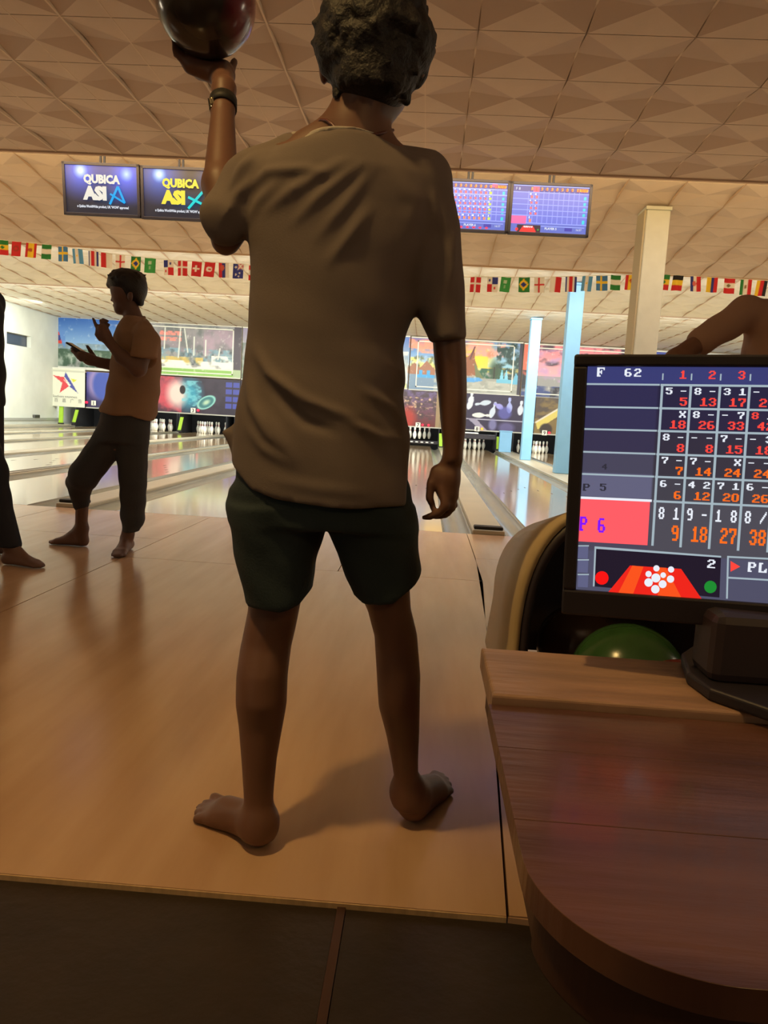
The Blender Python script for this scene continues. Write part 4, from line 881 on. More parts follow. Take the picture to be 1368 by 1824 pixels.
S.loft(L, R_, [(0, 1.495), (2, 1.495)], [(1.0, .048), (1.2, .055), (1.35, .060)], .02)
S.cone(W(432, 775, 1.50), .030, W(400, 769, 1.50), .0055, .012); S.cone(W(430, 800, 1.50), .020, W(402, 772, 1.50), .005, .01)
hp = hemline([(400, 825), (414, 836), (450, 870), (500, 885), (560, 896), (640, 904), (700, 903), (760, 900)], 1.42)
def hemcut(x, y, z):
    hem = np.interp(x, hp[:, 0], hp[:, 1])+0*z; body = hem-z
    slv = (W(797, 603, 1.45)[2]+(x-W(797, 603, 1.45)[0])*.15)-z; arm = (x > W(741, 603, 1.45)[0]+0*z)
    out = np.where(arm & (z < 1.2), np.where(z > .95, slv, 9.), body)
    out = np.where(arm & (z >= 1.2), -1., out); out = np.where((x <= W(741, 603, 1.45)[0]) & (z >= .95), -1., out)
    return out+0*y
S.cut(hemcut)
nk = W(618, 205, 1.475)
nkf = lambda x, y, z: (1-np.sqrt(((x-nk[0]+.006)/.089)**2+((y-nk[1])/.092)**2+((z-nk[2])/.074)**2))*.074
D0 = S.D.copy()
S.cut(nkf)
cf = W(398, 372, 1.62)
V, Q = S.surf()
Nn = vnormals(V, Q); cx_, cy_ = PX(V); face = np.clip(-Nn[:, 1]*1.6, 0, 1); disp = np.zeros(len(V))
def fold(pts, wd_, amp):
    global disp
    best = np.full(len(V), 1e9); tt = np.zeros(len(V)); n = len(pts)-1
    for i in range(n):
        (x1, y1), (x2, y2) = pts[i], pts[i+1]; dx, dy = x2-x1, y2-y1; t = np.clip(((cx_-x1)*dx+(cy_-y1)*dy)/(dx*dx+dy*dy), 0, 1); d = np.hypot(cx_-x1-t*dx, cy_-y1-t*dy); m = d < best; best = np.where(m, d, best); tt = np.where(m, (i+t)/n, tt)
    disp += face*amp*np.exp(-(best/wd_)**2)*np.sin(np.clip(tt*.9+.05, 0, 1)*math.pi)
for pts, wd_, amp in [
    ([(430, 345), (480, 305), (545, 300), (590, 310)], 8, .009), ([(470, 380), (520, 340), (590, 300), (625, 285)], 9, .008), ([(520, 400), (570, 350), (620, 310), (650, 290)], 8, .009), ([(560, 430), (620, 360), (665, 300)], 8, .007),
    ([(585, 470), (625, 420), (660, 370)], 9, .010), ([(410, 340), (430, 300), (460, 270)], 7, .008), ([(395, 400), (420, 350), (445, 320)], 7, .008), ([(440, 400), (460, 360), (500, 320)], 8, .006),
    ([(455, 620), (480, 665), (530, 705), (580, 730)], 8, .012), ([(560, 715), (620, 745), (680, 775), (735, 790)], 8, .012), ([(440, 660), (450, 720), (475, 770), (500, 800)], 8, .011), ([(460, 720), (500, 780), (530, 830)], 11, .008),
    ([(600, 740), (650, 755), (715, 790)], 7, -.010), ([(640, 690), (690, 720), (722, 745)], 8, .008), ([(690, 640), (712, 665), (722, 700)], 7, .007), ([(480, 690), (540, 750), (600, 770)], 9, -.010), ([(440, 760), (470, 800), (520, 830)], 8, .007),
    ([(785, 370), (800, 430), (790, 500)], 8, .007), ([(810, 400), (805, 470), (795, 530)], 6, .007), ([(770, 340), (780, 400)], 6, .006), ([(700, 300), (740, 360), (730, 430)], 16, .006), ([(470, 850), (560, 870), (660, 880)], 10, .004)]: fold(pts, wd_, amp)
rr_ = rng.random((3, 4))*6; disp += .0016*np.sin(V[:, 0]*38+V[:, 2]*24+1)*np.sin(V[:, 2]*33-V[:, 0]*12)
V = V+Nn*disp[:, None]
shirt = big_mesh('shirt', V, Q, M['shirt'], bw, relax=3)
# collar rib, cuffs, hem band, necklace
cpts = [W(524, 236, 1.46), W(534, 246, 1.44), W(552, 258, 1.41), W(575, 268, 1.39), W(600, 273, 1.38), W(630, 271, 1.38), W(660, 264, 1.39), W(684, 256, 1.42), W(694, 250, 1.46), W(690, 252, 1.51), W(664, 262, 1.555), W(610, 266, 1.565), W(560, 254, 1.55), W(530, 240, 1.51)]
CS = Solid((-.54, 1.24, .66), (.26, 1.80, 1.52), .0052); CS.D = D0-.0032; CS.cut(lambda x, y, z: abs(nkf(x, y, z)+.0055)-.0085); CS.cut(lambda x, y, z: 1.2-z+0*x+0*y)
Vc, Qc = CS.surf(); big_mesh('collar', Vc, Qc, M['rib'], bw, relax=3)
MB().tube([W(566, 220, 1.45), W(572, 213, 1.44), W(582, 214, 1.425), W(592, 222, 1.415), W(602, 234, 1.41), W(640, 244, 1.40), W(676, 238, 1.42), W(700, 232, 1.47), W(676, 236, 1.54), W(620, 240, 1.55), W(575, 230, 1.51)], .0028, 8, True).build('necklace', mat('dark_red_cord', (96, 52, 48), .4), bw, True)
# shorts
S = Solid((-.46, 1.30, .42), (.12, 1.72, .84), .0055)
L, R_ = rows([(850, 418, 722), (870, 404, 732), (900, 403, 737), (925, 406, 741)], 1.48); S.loft(L, R_, [(0, 1.505), (2, 1.505)], [(.5, .12), (.9, .12)], .008, 2.3)
L, R_ = rows([(905, 404, 582), (930, 407, 578), (950, 410, 574), (980, 415, 566), (1010, 424, 557), (1040, 431, 553), (1058, 435, 553), (1075, 438, 551), (1110, 441, 552)], 1.47); S.loft(L, R_, [(0, 1.49), (2, 1.49)], [(.4, .080), (.6, .088), (.75, .11)], .012, 2.3)
L, R_ = rows([(905, 575, 739), (930, 577, 742), (950, 585, 744), (985, 600, 746), (1020, 610, 749), (1040, 618, 751), (1060, 622, 750), (1110, 624, 750)], 1.49); S.loft(L, R_, [(0, 1.51), (2, 1.51)], [(.4, .080), (.6, .088), (.75, .11)], .012, 2.3)
hl = hemline([(430, 1083), (445, 1086), (500, 1089), (530, 1081), (553, 1056)], 1.42); hr = hemline([(615, 1045), (628, 1066), (650, 1081), (700, 1077), (735, 1052), (752, 1030)], 1.43); xm_ = W(587, 1000, 1.47)[0]
S.cut(lambda x, y, z: np.where(x < xm_, np.interp(x, hl[:, 0], hl[:, 1]), np.interp(x, hr[:, 0], hr[:, 1]))+0*y-z)
V, Q = S.surf(); Nn = vnormals(V, Q); V = V+Nn*(.0025*np.sin(V[:, 0]*55+V[:, 2]*30)*np.sin(V[:, 2]*42))[:, None]
big_mesh('shorts', V, Q, M['shorts'], bw)
# watch
a_, b_2 = Vector(W(397, 200, 1.655)), Vector(W(398, 172, 1.68)); ax = (b_2-a_).normalized(); o_ = ax.orthogonal().normalized(); p_ = ax.cross(o_); mid = (a_+b_2)/2
ring = MB(); prf = [(.0255, -.013), (.0285, -.013), (.0285, .013), (.0255, .013)]; V = []; Fc = []
for i in range(24):
    an = 2*math.pi*i/24
    for r0, h0 in prf: V.append(mid+(o_*math.cos(an)+p_*math.sin(an))*r0+ax*h0)
for i in range(24):
    for j in range(4): Fc.append((i*4+j, i*4+(j+1) % 4, ((i+1) % 24)*4+(j+1) % 4, ((i+1) % 24)*4+j))
wt = tag(thing('wristwatch', 'dark wristwatch with a bright edge on the raised wrist', 'watch', tuple(mid)))
ring.add(V, Fc).build('strap', M['dark2'], wt, True)
cw = Vector(W(381, 188, 1.655)); MB().box((-.012, -.016, -.006), (.012, .016, .006), .004, Matrix.Translation(cw)@Matrix.Rotation(math.radians(80), 4, 'Y')).build('watch_case', mat('polished_watch_metal', (220, 205, 160), .08, 1), wt, True)
MB().box((-.010, -.014, .0061), (.010, .014, .0075), 0, Matrix.Translation(cw)@Matrix.Rotation(math.radians(-100), 4, 'Y')).build('watch_glass', M['dark'], wt)
# the ball held up
bl = thing('bowling_ball', 'dark bowling ball with a red side, held up in the raised hand', 'bowling ball', tuple(BC-[0, 0, BR]))
bm = bmesh.new(); bmesh.ops.create_uvsphere(bm, u_segments=48, v_segments=32, radius=BR, matrix=Matrix.Translation(BC)); bm.verts.index_update()
bmb = MB().add([v.co[:] for v in bm.verts], [[v.index for v in q.verts] for q in bm.faces]); bm.free()
bmt = mat('dark_ball_red_side', (46, 40, 38), .2, coat=.4); nt = bmt.node_tree; N = nt.nodes
tc = N.new('ShaderNodeTexCoord'); sp = N.new('ShaderNodeSeparateXYZ'); nt.links.new(tc.outputs['Object'], sp.inputs[0])
nz = N.new('ShaderNodeTexNoise'); nz.inputs['Scale'].default_value = 7; nt.links.new(tc.outputs['Object'], nz.inputs[0])
ma = N.new('ShaderNodeMath'); ma.operation = 'MULTIPLY_ADD'; ma.inputs[1].default_value = .07; nt.links.new(nz.outputs[0], ma.inputs[0]); nt.links.new(sp.outputs['X'], ma.inputs[2])
rp = N.new('ShaderNodeValToRGB'); rp.color_ramp.elements[0].position = 0; rp.color_ramp.elements[1].position = 1
mr = N.new('ShaderNodeMapRange'); mr.inputs['From Min'].default_value = BC[0]+.098; mr.inputs['From Max'].default_value = BC[0]+.125; nt.links.new(ma.outputs[0], mr.inputs[0]); nt.links.new(mr.outputs[0], rp.inputs[0])
rp.color_ramp.elements[0].color = (*lin((46, 40, 38)), 1); rp.color_ramp.elements[1].color = (*lin((112, 30, 48)), 1); nt.links.new(rp.outputs[0], N['Principled BSDF'].inputs['Base Color'])
bmb.build('ball_shell', bmt, bl, True)
hl_ = MB()
for dx, dz in ((-.012, .02), (.016, .022), (.0, -.016)):
    v = Vector((dx, -.6*BR, .75*BR+dz)).normalized()*(BR+.0004); M_ = v.to_track_quat('Z', 'Y').to_matrix().to_4x4(); M_.translation = Vector(BC)+v
    hl_.add([M_@Vector((.011*math.cos(q*math.pi/8), .011*math.sin(q*math.pi/8), 0)) for q in range(16)], [tuple(range(16))])
hl_.build('finger_holes', M['dark'], bl)

# --- the person with the phone
gy = thing('person', 'person in tan polo shirt and rolled grey trousers poking at a phone', 'person', (-1.95, 4.4, 0)); Y0 = 4.4
S = Solid((-2.55, 4.0, -.004), (-1.45, 4.85, 1.72), .0085)
q_ = lambda px: px*Y0/F
def ft(h, t, w0=.034, w1=.04):
    h = np.array(h); t = np.array(t); d = (t-h); nrm = np.array([-d[1], d[0], 0]); nrm = nrm/np.linalg.norm(nrm)
    S.ell(h+[0, 0, .034], (.036, .036, .036), .012)
    for s in (-1, -.5, 0, .5, 1): e = h+d*(.90 if abs(s) < 1 else .82)+nrm*s*w1*.8; S.cone(h+[0, 0, .032], .030, h+d*.7+nrm*s*w1*.6+[0, 0, .022], .018, .01); S.cone(h+d*.7+nrm*s*w1*.6+[0, 0, .022], .016, e+[0, 0, .013], .0115, .006)
    S.cone(h+[0, 0, .11], .036, h+d*.5+[0, 0, .032], .026, .02)
def W4(x, y, Y=Y0): return W(x, y, Y)
hA, hB = G(147, 973), G(214, 982)
S.cone(W4(147, 880, hA[1]), q_(12), W4(144, 952, hA[1]), q_(10.5), .02); S.cone(W4(144, 945, hA[1]), q_(10.5), hA+[0, 0, .045], .034, .02); ft(hA, G(86, 968))
S.cone(W4(233, 900, hB[1]), q_(12), W4(228, 955, hB[1]), q_(10), .02); S.cone(W4(228, 950, hB[1]), q_(10.5), np.array(G(226, 980))+[0, 0, .045], .034, .02); ft(G(228, 978), G(207, 996))
S.cut(lambda x, y, z: .0004-z+0*x+0*y)
L, R_ = rows([(570, 225, 258), (600, 214, 274), (660, 208, 272), (740, 190, 262), (800, 180, 255)], Y0); S.loft(L, R_, [(0, Y0), (2, Y0)], [(.6, .08), (.95, .10), (1.3, .13), (1.4, .08)], .03)
S.cone(W4(232, 545), q_(14), W4(240, 575), q_(17), .03)
S.ell(W4(224, 514), (q_(27), .078, q_(31)), .02); S.cone(W4(214, 535), q_(12), W4(212, 552), q_(8), .02); S.ell(W4(216, 549), (q_(9), .045, q_(10)), .02)
S.cone(W4(203, 523), q_(2.2), W4(200, 535), q_(3.4), .008); S.ell(W4(204, 545), (q_(3), .02, q_(1.8)), .004); S.ell(W4(206, 548.5), (q_(3), .018, q_(1.6)), .004)
for dy in (-.03, .03): S.ell(W4(207, 523, Y0+dy), (q_(3), .012, q_(2)), .004)
for dy in (-.078, .078): S.ell(W4(232, 528, Y0+dy), (.018, .010, .03), .006)
# near arm: elbow back, hand raised; far arm: holds the phone
YA = 4.18
S.cone(W4(262, 605, YA+.04), q_(17), W4(246, 655, YA-.02), q_(14), .02); S.cone(W4(246, 657, YA-.02), q_(13.5), W4(218, 636, YA-.03), q_(12), .02); S.cone(W4(218, 636, YA-.03), q_(12), W4(197, 612, YA-.02), q_(8), .015)
S.cone(W4(197, 612, YA-.02), q_(8), W4(186, 596, YA-.02), q_(11), .012); S.cone(W4(188, 600, YA-.02), q_(10), W4(183, 586, YA-.02), q_(9.5), .01)
def fg(pts, Y, r0, r1): finger(S, [W4(x, y, Y+dy) for x, y, dy in pts], q_(r0), q_(r1), .005)
fg([(178, 592, -.02), (171, 580, -.025), (166, 567, -.02)], YA, 3.8, 2.7); fg([(184, 584, 0), (180, 572, 0), (186, 570, .01)], YA, 3.8, 3); fg([(188, 584, .02), (184, 570, .025), (191, 572, .03)], YA, 3.6, 3); fg([(191, 588, .045), (189, 576, .05), (194, 579, .05)], YA, 3.3, 2.8); fg([(178, 604, -.03), (172, 596, -.03), (173, 588, -.03)], YA, 4, 3)
YP = 4.52
S.cone(W4(244, 600, YP), q_(16), W4(226, 655, YP-.04), q_(14), .02); S.cone(W4(226, 655, YP-.04), q_(13), W4(178, 646, YP-.12), q_(9), .02); S.cone(W4(178, 646, YP-.12), q_(9), W4(158, 640, YP-.14), q_(10), .012); S.cone(W4(160, 640, YP-.14), q_(10), W4(145, 632, YP-.14), q_(8), .012)
fg([(146, 630, -.12), (136, 624, -.11), (127, 620, -.10)], YP, 4, 3); fg([(146, 634, -.14), (135, 630, -.13), (128, 625, -.12)], YP, 4, 3); fg([(150, 639, -.16), (140, 637, -.16), (133, 631, -.15)], YP, 3.8, 2.8); fg([(152, 642, -.19), (143, 641, -.19), (137, 636, -.18)], YP, 3.5, 2.6); fg([(168, 636, -.10), (161, 625, -.10), (155, 616, -.10)], YP, 4.4, 2.9)
V, Q = S.surf(); big_mesh('body', V, Q, M['skin2'], gy, relax=1)
H = S = Solid((-2.2, 4.22, 1.36), (-1.55, 4.62, 1.72), .008)
S.ell(W4(227, 503), (q_(33), .092, q_(24)), .01); S.ell(W4(240, 515), (q_(21), .088, q_(24)), .015); S.cone(W4(205, 500), q_(13), W4(197, 508), q_(7), .01, 1.6); S.cone(W4(247, 528), q_(9), W4(250, 540), q_(6), .015, 1.5)
for i in range(160):
    v = rng.normal(size=3); v /= np.linalg.norm(v)
    if v[2] < -.1: continue
    p = W4(227, 504)+v*np.array([q_(32), .09, q_(24)]); H.cone(p, .008, p+np.array([rng.normal()*.01-.008*np.sign(0.2-v[0]), rng.normal()*.01, .004-.012*rng.random()]), .004, .003)
V, Q = S.surf(); big_mesh('hair', V, Q, M['hair2'], gy, relax=1)
S = Solid((-2.3, 4.0, .72), (-1.4, 4.85, 1.45), .0085)
L, R_ = rows([(566, 229, 256), (574, 222, 262), (584, 214, 270), (600, 208, 279), (630, 204, 283), (665, 200, 283), (700, 192, 282), (735, 179, 277), (752, 177, 268), (765, 177, 266)], Y0); S.loft(L, R_, [(0, Y0), (2, Y0)], [(.75, .15), (1.0, .15), (1.25, .165), (1.33, .13), (1.38, .07)], .02, 2.2)
S.cone(W4(258, 590, Y0-.13), q_(17), W4(262, 606, YA+.04), q_(22), .03); S.cone(W4(262, 606, YA+.04), q_(22), W4(256, 634, YA), q_(24), .015); S.cone(W4(246, 592, Y0+.13), q_(16), W4(236, 625, YP-.02), q_(18), .03)
h2 = hemline([(170, 730), (178, 734), (200, 739), (235, 741), (262, 752), (290, 760)], Y0-.1)
sz0, sz1 = W4(234, 634, YA)[2], W4(280, 643, YA)[2]
S.cut(lambda x, y, z: np.where((y < Y0-.185)+0*z+0*x > 0, (sz0+sz1)/2-z, np.interp(x, h2[:, 0], h2[:, 1])-z))
V, Q = S.surf(); Nn = vnormals(V, Q); V = V+Nn*(.005*np.sin(V[:, 0]*22+V[:, 2]*30)*np.sin(V[:, 2]*17-V[:, 0]*20))[:, None]; big_mesh('polo_shirt', V, Q, M['tan'], gy)
MB().tube([W4(228, 569, Y0-.02), W4(238, 573, Y0-.085), W4(252, 571, Y0-.06), W4(257, 566, Y0), W4(252, 566, Y0+.06), W4(238, 568, Y0+.08), W4(229, 568, Y0+.04)], .010, 10, True).build('collar', M['tan'], gy, True)
S = Solid((-2.5, 4.05, .03), (-1.45, 4.8, .95), .0085)
L, R_ = rows([(728, 184, 268), (745, 181, 267), (765, 176, 265), (785, 172, 263)], Y0); S.loft(L, R_, [(0, Y0), (2, Y0)], [(.6, .13), (.9, .135)], .03)
yk = hA[1]
S.cone(W4(203, 775), q_(30), W4(150, 846, yk-.08), q_(27), .03); S.cone(W4(150, 846, yk-.08), q_(26), W4(143, 866, yk-.03), q_(22), .02); S.cone(W4(142, 862, yk-.02), q_(25), W4(143, 872, yk-.02), q_(21), .006); S.cone(W4(143, 885, yk), q_(17), W4(144, 898, yk), q_(15), .01)
L, R_ = rows([(770, 200, 264), (800, 206, 263), (830, 211, 262), (870, 214, 260), (900, 215, 258), (925, 215, 256), (938, 218, 253), (946, 220, 246)], lambda py: np.interp(py, [770, 946], [Y0, hB[1]])); S.loft(L, R_, [(0, hB[1]), (.8, Y0)], [(.1, .065), (.5, .08), (.9, .11)], .02)
V, Q = S.surf(); Nn = vnormals(V, Q); V = V+Nn*(.004*np.sin(V[:, 2]*60+V[:, 0]*14)*np.clip(1.2-V[:, 2]*2, .2, 1))[:, None]; big_mesh('trousers', V, Q, M['char'], gy)
ph = thing('mobile_phone', 'dark phone held flat in the hand of the person in the tan shirt', 'phone', tuple(W4(128, 617, YP-.12)))
pd = (Vector(W4(146, 628, YP-.12))-Vector(W4(122, 613, YP-.12))).normalized(); Mp = pd.to_track_quat('X', 'Z').to_matrix().to_4x4(); Mp.translation = Vector(W4(134, 618.5, YP-.12))
MB().box((-.045, -.037, -.005), (.075, .037, .005), .003, Mp).build('phone_case', M['dark'], ph); MB().box((-.041, -.033, .0052), (.071, .033, .006), 0, Mp).build('phone_screen', mat('dim_phone_glass', (30, 32, 40), .1), ph)

# --- the person at the left edge and the person behind the scoring monitor
def figure(lab, cx, Y, ht, ang, shirt_m, trs, skinm, arm=None, stride=0, hairlong=False):
    """standing figure with its back partly to the lanes; lengths in metres, z up"""
    global S
    t = thing('person', lab, 'person', (cx, Y, 0)); c, s = math.cos(ang), math.sin(ang)
    P = lambda x, y, z: np.array([cx+c*x-s*y, Y+s*x+c*y, z*ht])
    S = Solid((cx-.6, Y-.5, -.004), (cx+.6, Y+.5, ht+.04), .0095)
    for q in (-1, 1):
        so = stride if q == 1 else 0
        S.chain([(P(q*.09, 0, .50), .075), (P(q*.10, .02+so*.5, .28), .050), (P(q*.105, so*.65, .21), .054), (P(q*.11, -.02+so, .055), .034)], .02)
        h = P(q*.11, -.03+so, 0); f_ = P(q*.14, .19+so, 0); ft(h, f_)
    S.cut(lambda x, y, z: .0004-z+0*x+0*y)
    S.ell(P(0, 0, .56), (.14, .11, .13), .03); S.cone(P(0, 0, .58), .11, P(0, 0, .76), .12, .04); S.cone(P(-.13, 0, .80), .055, P(.13, 0, .80), .055, .04); S.cone(P(0, 0, .80), .055, P(0, .02, .87), .05, .03)
    S.ell(P(0, .02, .935), (.075, .09, .11), .02); S.ell(P(0, .06, .895), (.05, .05, .05), .02); S.cone(P(0, .105, .945), .008, P(0, .118, .925), .013, .01); S.ell(P(0, .105, .905), (.024, .01, .007), .004)
    for q in (-1, 1): S.ell(P(q*.032, .098, .948), (.012, .008, .008), .003); S.ell(P(q*.078, .01, .935), (.010, .018, .03), .005)
    A = arm or {-1: [(-.17, 0, .80), (-.21, -.03, .63), (-.20, .06, .49)], 1: [(.17, 0, .80), (.21, -.03, .63), (.20, .06, .49)]}
    for q in (-1, 1):
        a, b, d = [P(*v) for v in A[q]]; S.chain([(a, .048), (b, .036), (d, .025)], .02); dn = (d-b)/np.linalg.norm(d-b); sd = np.cross(dn, [0, 0, 1.]); sd = sd/(np.linalg.norm(sd)+1e-9)
        S.cone(d, .026, d+dn*.07, .032, .01)
        for i, (o_, l_) in enumerate(((-.03, .055), (-.01, .07), (.01, .075), (.03, .06))):
            p0 = d+dn*.085+sd*o_; S.cone(p0, .0105, p0+dn*l_*.5-np.array([0, 0, .004]), .0095, .003); S.cone(p0+dn*l_*.5-np.array([0, 0, .004]), .0095, p0+dn*l_-np.array([0, 0, .018]), .008, .003)
        S.cone(d+dn*.03-sd*.03, .012, d+dn*.07-sd*.058, .009, .005)
    V, Q = S.surf(); big_mesh('body', V, Q, skinm, t, relax=1)
    S = Solid((cx-.5, Y-.45, .75), (cx+.5, Y+.45, ht+.05), .0095)
    S.ell(P(0, .0, .955), (.086, .10, .105), .01); 
    if hairlong: S.cone(P(0, -.03, .94), .088, P(0, -.06, .82), .075, .03)
    S.cut(lambda x, y, z: np.minimum((-(x-cx)*s+(y-Y)*c)-.06, .962*ht-z)); V, Q = S.surf(); big_mesh('hair', V, Q, M['hair2'], t, relax=1)
    S = Solid((cx-.5, Y-.45, .6), (cx+.5, Y+.45, ht), .0095)
    S.cone(P(0, 0, .50), .155, P(0, 0, .58), .150, .03, ); S.cone(P(0, 0, .58), .148, P(0, 0, .75), .148, .03); S.cone(P(-.14, 0, .795), .066, P(.14, 0, .795), .066, .05)
    for q in (-1, 1): a, b, d = [P(*v) for v in A[q]]; S.cone(a, .066, a+(b-a)*.62, .058, .02)
    S.cut(lambda x, y, z: .475*ht-z+0*x+0*y); nn = P(0, .01, .875); S.cut(lambda x, y, z: .085-np.sqrt((x-nn[0])**2+(y-nn[1])**2+(z-nn[2])**2))
    V, Q = S.surf(); Nn = vnormals(V, Q); V = V+Nn*(.005*np.sin(V[:, 0]*24+V[:, 2]*20)*np.sin(V[:, 2]*19))[:, None]; big_mesh('shirt', V, Q, shirt_m, t)
    S = Solid((cx-.5, Y-.45, 0), (cx+.5, Y+.45, 1.1), .0095)
    S.ell(P(0, 0, .53), (.145, .125, .11), .03)
    for q in (-1, 1):
        so = stride if q == 1 else 0
        S.chain([(P(q*.085, 0, .52), .10), (P(q*.10, .02+so*.5, .28), .075), (P(q*.105, so*.65, .20), .070), (P(q*.11, -.02+so, .06), .058)], .03)
    S.cut(lambda x, y, z: .055*ht-z+0*x+0*y); V, Q = S.surf(); big_mesh('trousers', V, Q, trs, t); return t
figure('person in navy top and dark jeans, cut off by the left frame edge', -2.365, 3.93, 1.70, -math.pi/2-.05, M['denim'], M['denim'], M['skin2'], {-1: [(-.17, 0, .80), (-.20, -.05, .63), (-.17, -.13, .50)], 1: [(.17, 0, .80), (.20, -.05, .63), (.17, -.13, .50)]}, stride=.29)
figure('person in dusty pink shirt standing behind the scoring monitor', 1.435, 3.3, 1.72, .15, M['pinkshirt'], M['char'], M['skin'], {-1: [(-.17, 0, .80), (-.50, -.10, .675), (-.22, -.13, .60)], 1: [(.17, 0, .80), (.22, -.03, .63), (.20, .06, .49)]}, hairlong=True)

# ------------------------------------------------------------------ ball return with balls
c0 = np.array([.42, 1.62])
br = thing('ball_return', 'beige ball return with a dark hooded opening, behind the table', 'ball return', (c0[0], c0[1], 0))
def arch(off, y0, y1, z0=.30):
    x0 = .198+off; zt_ = W(1000, 880, 1.5)[2]-off-y0; x1 = .80-off; n = 28; pts = [(x0-.012, z0)]
    for i in range(n+1):
        a = math.pi-math.pi*i/n; cx_, w_ = (x0+x1)/2, (x1-x0)/2; zz = .42
        cs, sn = math.cos(a), math.sin(a); pts.append((cx_+w_*abs(cs)**.55*np.sign(cs), zz+(zt_-zz)*abs(sn)**.75))
    pts.append((x1+.012, z0)); return pts
def shellmesh(pa, pb, y0, y1):
    m = MB(); n = len(pa); V = []
    for p in (pa, pb):
        for y in (y0, y1): V += [(x+(.004 if y == y1 else 0), y, z-(max(z-.45, 0)*.33 if y == y1 else 0)) for x, z in p]
    Fc = []
    for i in range(n-1):
        Fc += [(i, n+i, n+i+1, i+1), (2*n+i, 2*n+i+1, 3*n+i+1, 3*n+i), (i, i+1, 2*n+i+1, 2*n+i), (n+i, 3*n+i, 3*n+i+1, n+i+1)]
    return m.add(V, Fc)
pa, pb = arch(0, 0, 0), arch(.014, 0, 0); pk, pkb = arch(.004, .09, 0), arch(.018, .09, 0)
shellmesh(pa, pb, 1.50, 1.98).build('hood_shell', M['shell'], br, True)
pc = arch(.016, 0, 0); shellmesh(pc, arch(.032, 0, 0), 1.498, 1.96).build('hood_lining', M['inner'], br, True)
m_ = MB(); pc2 = arch(.04, 0, 0); n = len(pc2); m_.add([(x, 1.93, z-max(z-.45, 0)*.33) for x, z in pc2]+[(x, 1.96, z-max(z-.45, 0)*.33) for x, z in pc2], [tuple(range(n)), tuple(range(2*n-1, n-1, -1))]).build('rear_wall', M['inner'], br)
MB().box((.32, 1.60, .0), (.72, 1.90, .31), .02).build('pedestal', M['inner'], br)
tr = [(c0[0]+.215*math.cos(a)*1.0, 1.38+.20*math.sin(a), .355+.02*math.cos(a)*-1) for a in np.linspace(0, 2*math.pi, 40, endpoint=False)]
MB().tube(tr, .016, 10, True).build('tray_rim', M['shell'], br, True)
MB().lathe([(.02, .20), (.12, .21), (.19, .26), (.205, .34), (.195, .34), (.18, .27), (.11, .225), (.02, .215)], (c0[0], 1.38, 0), 32).build('tray', M['inner'], br, True)
MB().lathe([(.10, .0), (.09, .02), (.06, .04), (.05, .20)], (c0[0], 1.40, 0), 20).build('pedestal', M['inner'], br, True)
def ball(p, r_, m, lab):
    t = thing('bowling_ball', lab, 'bowling ball', (p[0], p[1], p[2]-r_), 'balls waiting in the ball return')
    bm = bmesh.new(); bmesh.ops.create_uvsphere(bm, u_segments=40, v_segments=24, radius=r_, matrix=Matrix.Translation(p)); bm.verts.index_update()
    MB().add([v.co[:] for v in bm.verts], [[v.index for v in q.verts] for q in bm.faces]).build('ball_shell', m, t, True); bm.free()
    h_ = MB()
    for dx, dy in ((-.012, .01), (.014, .01), (0, -.022)):
        v = Vector((dx+.02, .05+dy, r_)).normalized()*(r_+.0004); M_ = v.to_track_quat('Z', 'Y').to_matrix().to_4x4(); M_.translation = Vector(p)+v; h_.add([M_@Vector((.011*math.cos(q*math.pi/8), .011*math.sin(q*math.pi/8), 0)) for q in range(16)], [tuple(range(16))])
    h_.build('finger_holes', M['dark'], t)
ball(W(1117, 1214, 1.40), .107, M['green'], 'marbled green bowling ball in the ball return under the monitor')
ball(W(1215, 1285, 1.205), .098, M['pink'], 'dull red bowling ball in front of the green one')
ball(W(1030, 1150, 1.74), .095, M['brown'], 'dark brown bowling ball inside the hood, left of the green one')

# ------------------------------------------------------------------ table
tz = .55
tt = thing('scoring_table', 'reddish varnished wooden table with a rounded corner under the monitor', 'table', (.6, .75, 0))
def arc(cx, cy, r0, a0, a1, n=10): return [(cx+r0*math.cos(math.radians(a)), cy+r0*math.sin(math.radians(a))) for a in np.linspace(a0, a1, n)]
xl = .092; yn = .425; rc = .12
yy_ = [yn, .60, .74, .856]
first = arc(xl+rc, yn+rc, rc, 180, 270, 14)
def curveX(y): return xl if y >= yn+rc else xl+rc-math.sqrt(max(rc**2-(yn+rc-y)**2, 0))
for a, b in zip(yy_[:-1], yy_[1:]):
    ys = a+(b-a)*np.linspace(0, 1, 26)**(2 if a == yn else 1); pl = [(curveX(y), y) for y in ys]
    if a == yn: pl = [(xl+rc, yn)]+[(curveX(y), y) for y in ys[1:]]
    poly = [(1.15, a+.0004)]+[(1.15, b-.0004)]+[(x, min(max(y, a+.0004), b-.0004)) for x, y in pl[::-1]]
    MB().prism(poly, tz-.022, tz, .0005).build('plank', M['table'], tt)
MB().prism([(xl+.004, .862), (1.15, .862), (1.15, 1.045), (xl+.004, 1.045)], tz-.022, tz+.010, .004).build('plank', M['plank'], tt)['label'] = 'paler raised back plank'
edge = [(1.15, yn+.012)]+[(1.15, 1.03)]+[(xl+.014, 1.03), (xl+.014, yn+rc)]+arc(xl+rc+.006, yn+rc+.006, rc-.006, 180, 270, 28)[1:]
MB().prism(edge, tz-.075, tz-.023, .004).build('edge_board', M['tedge'], tt)
MB().box((.30, .56, 0), (.42, .90, tz-.075), .01).box((.98, .56, 0), (1.1, .90, tz-.075), .01).build('pedestal', M['tedge'], tt)

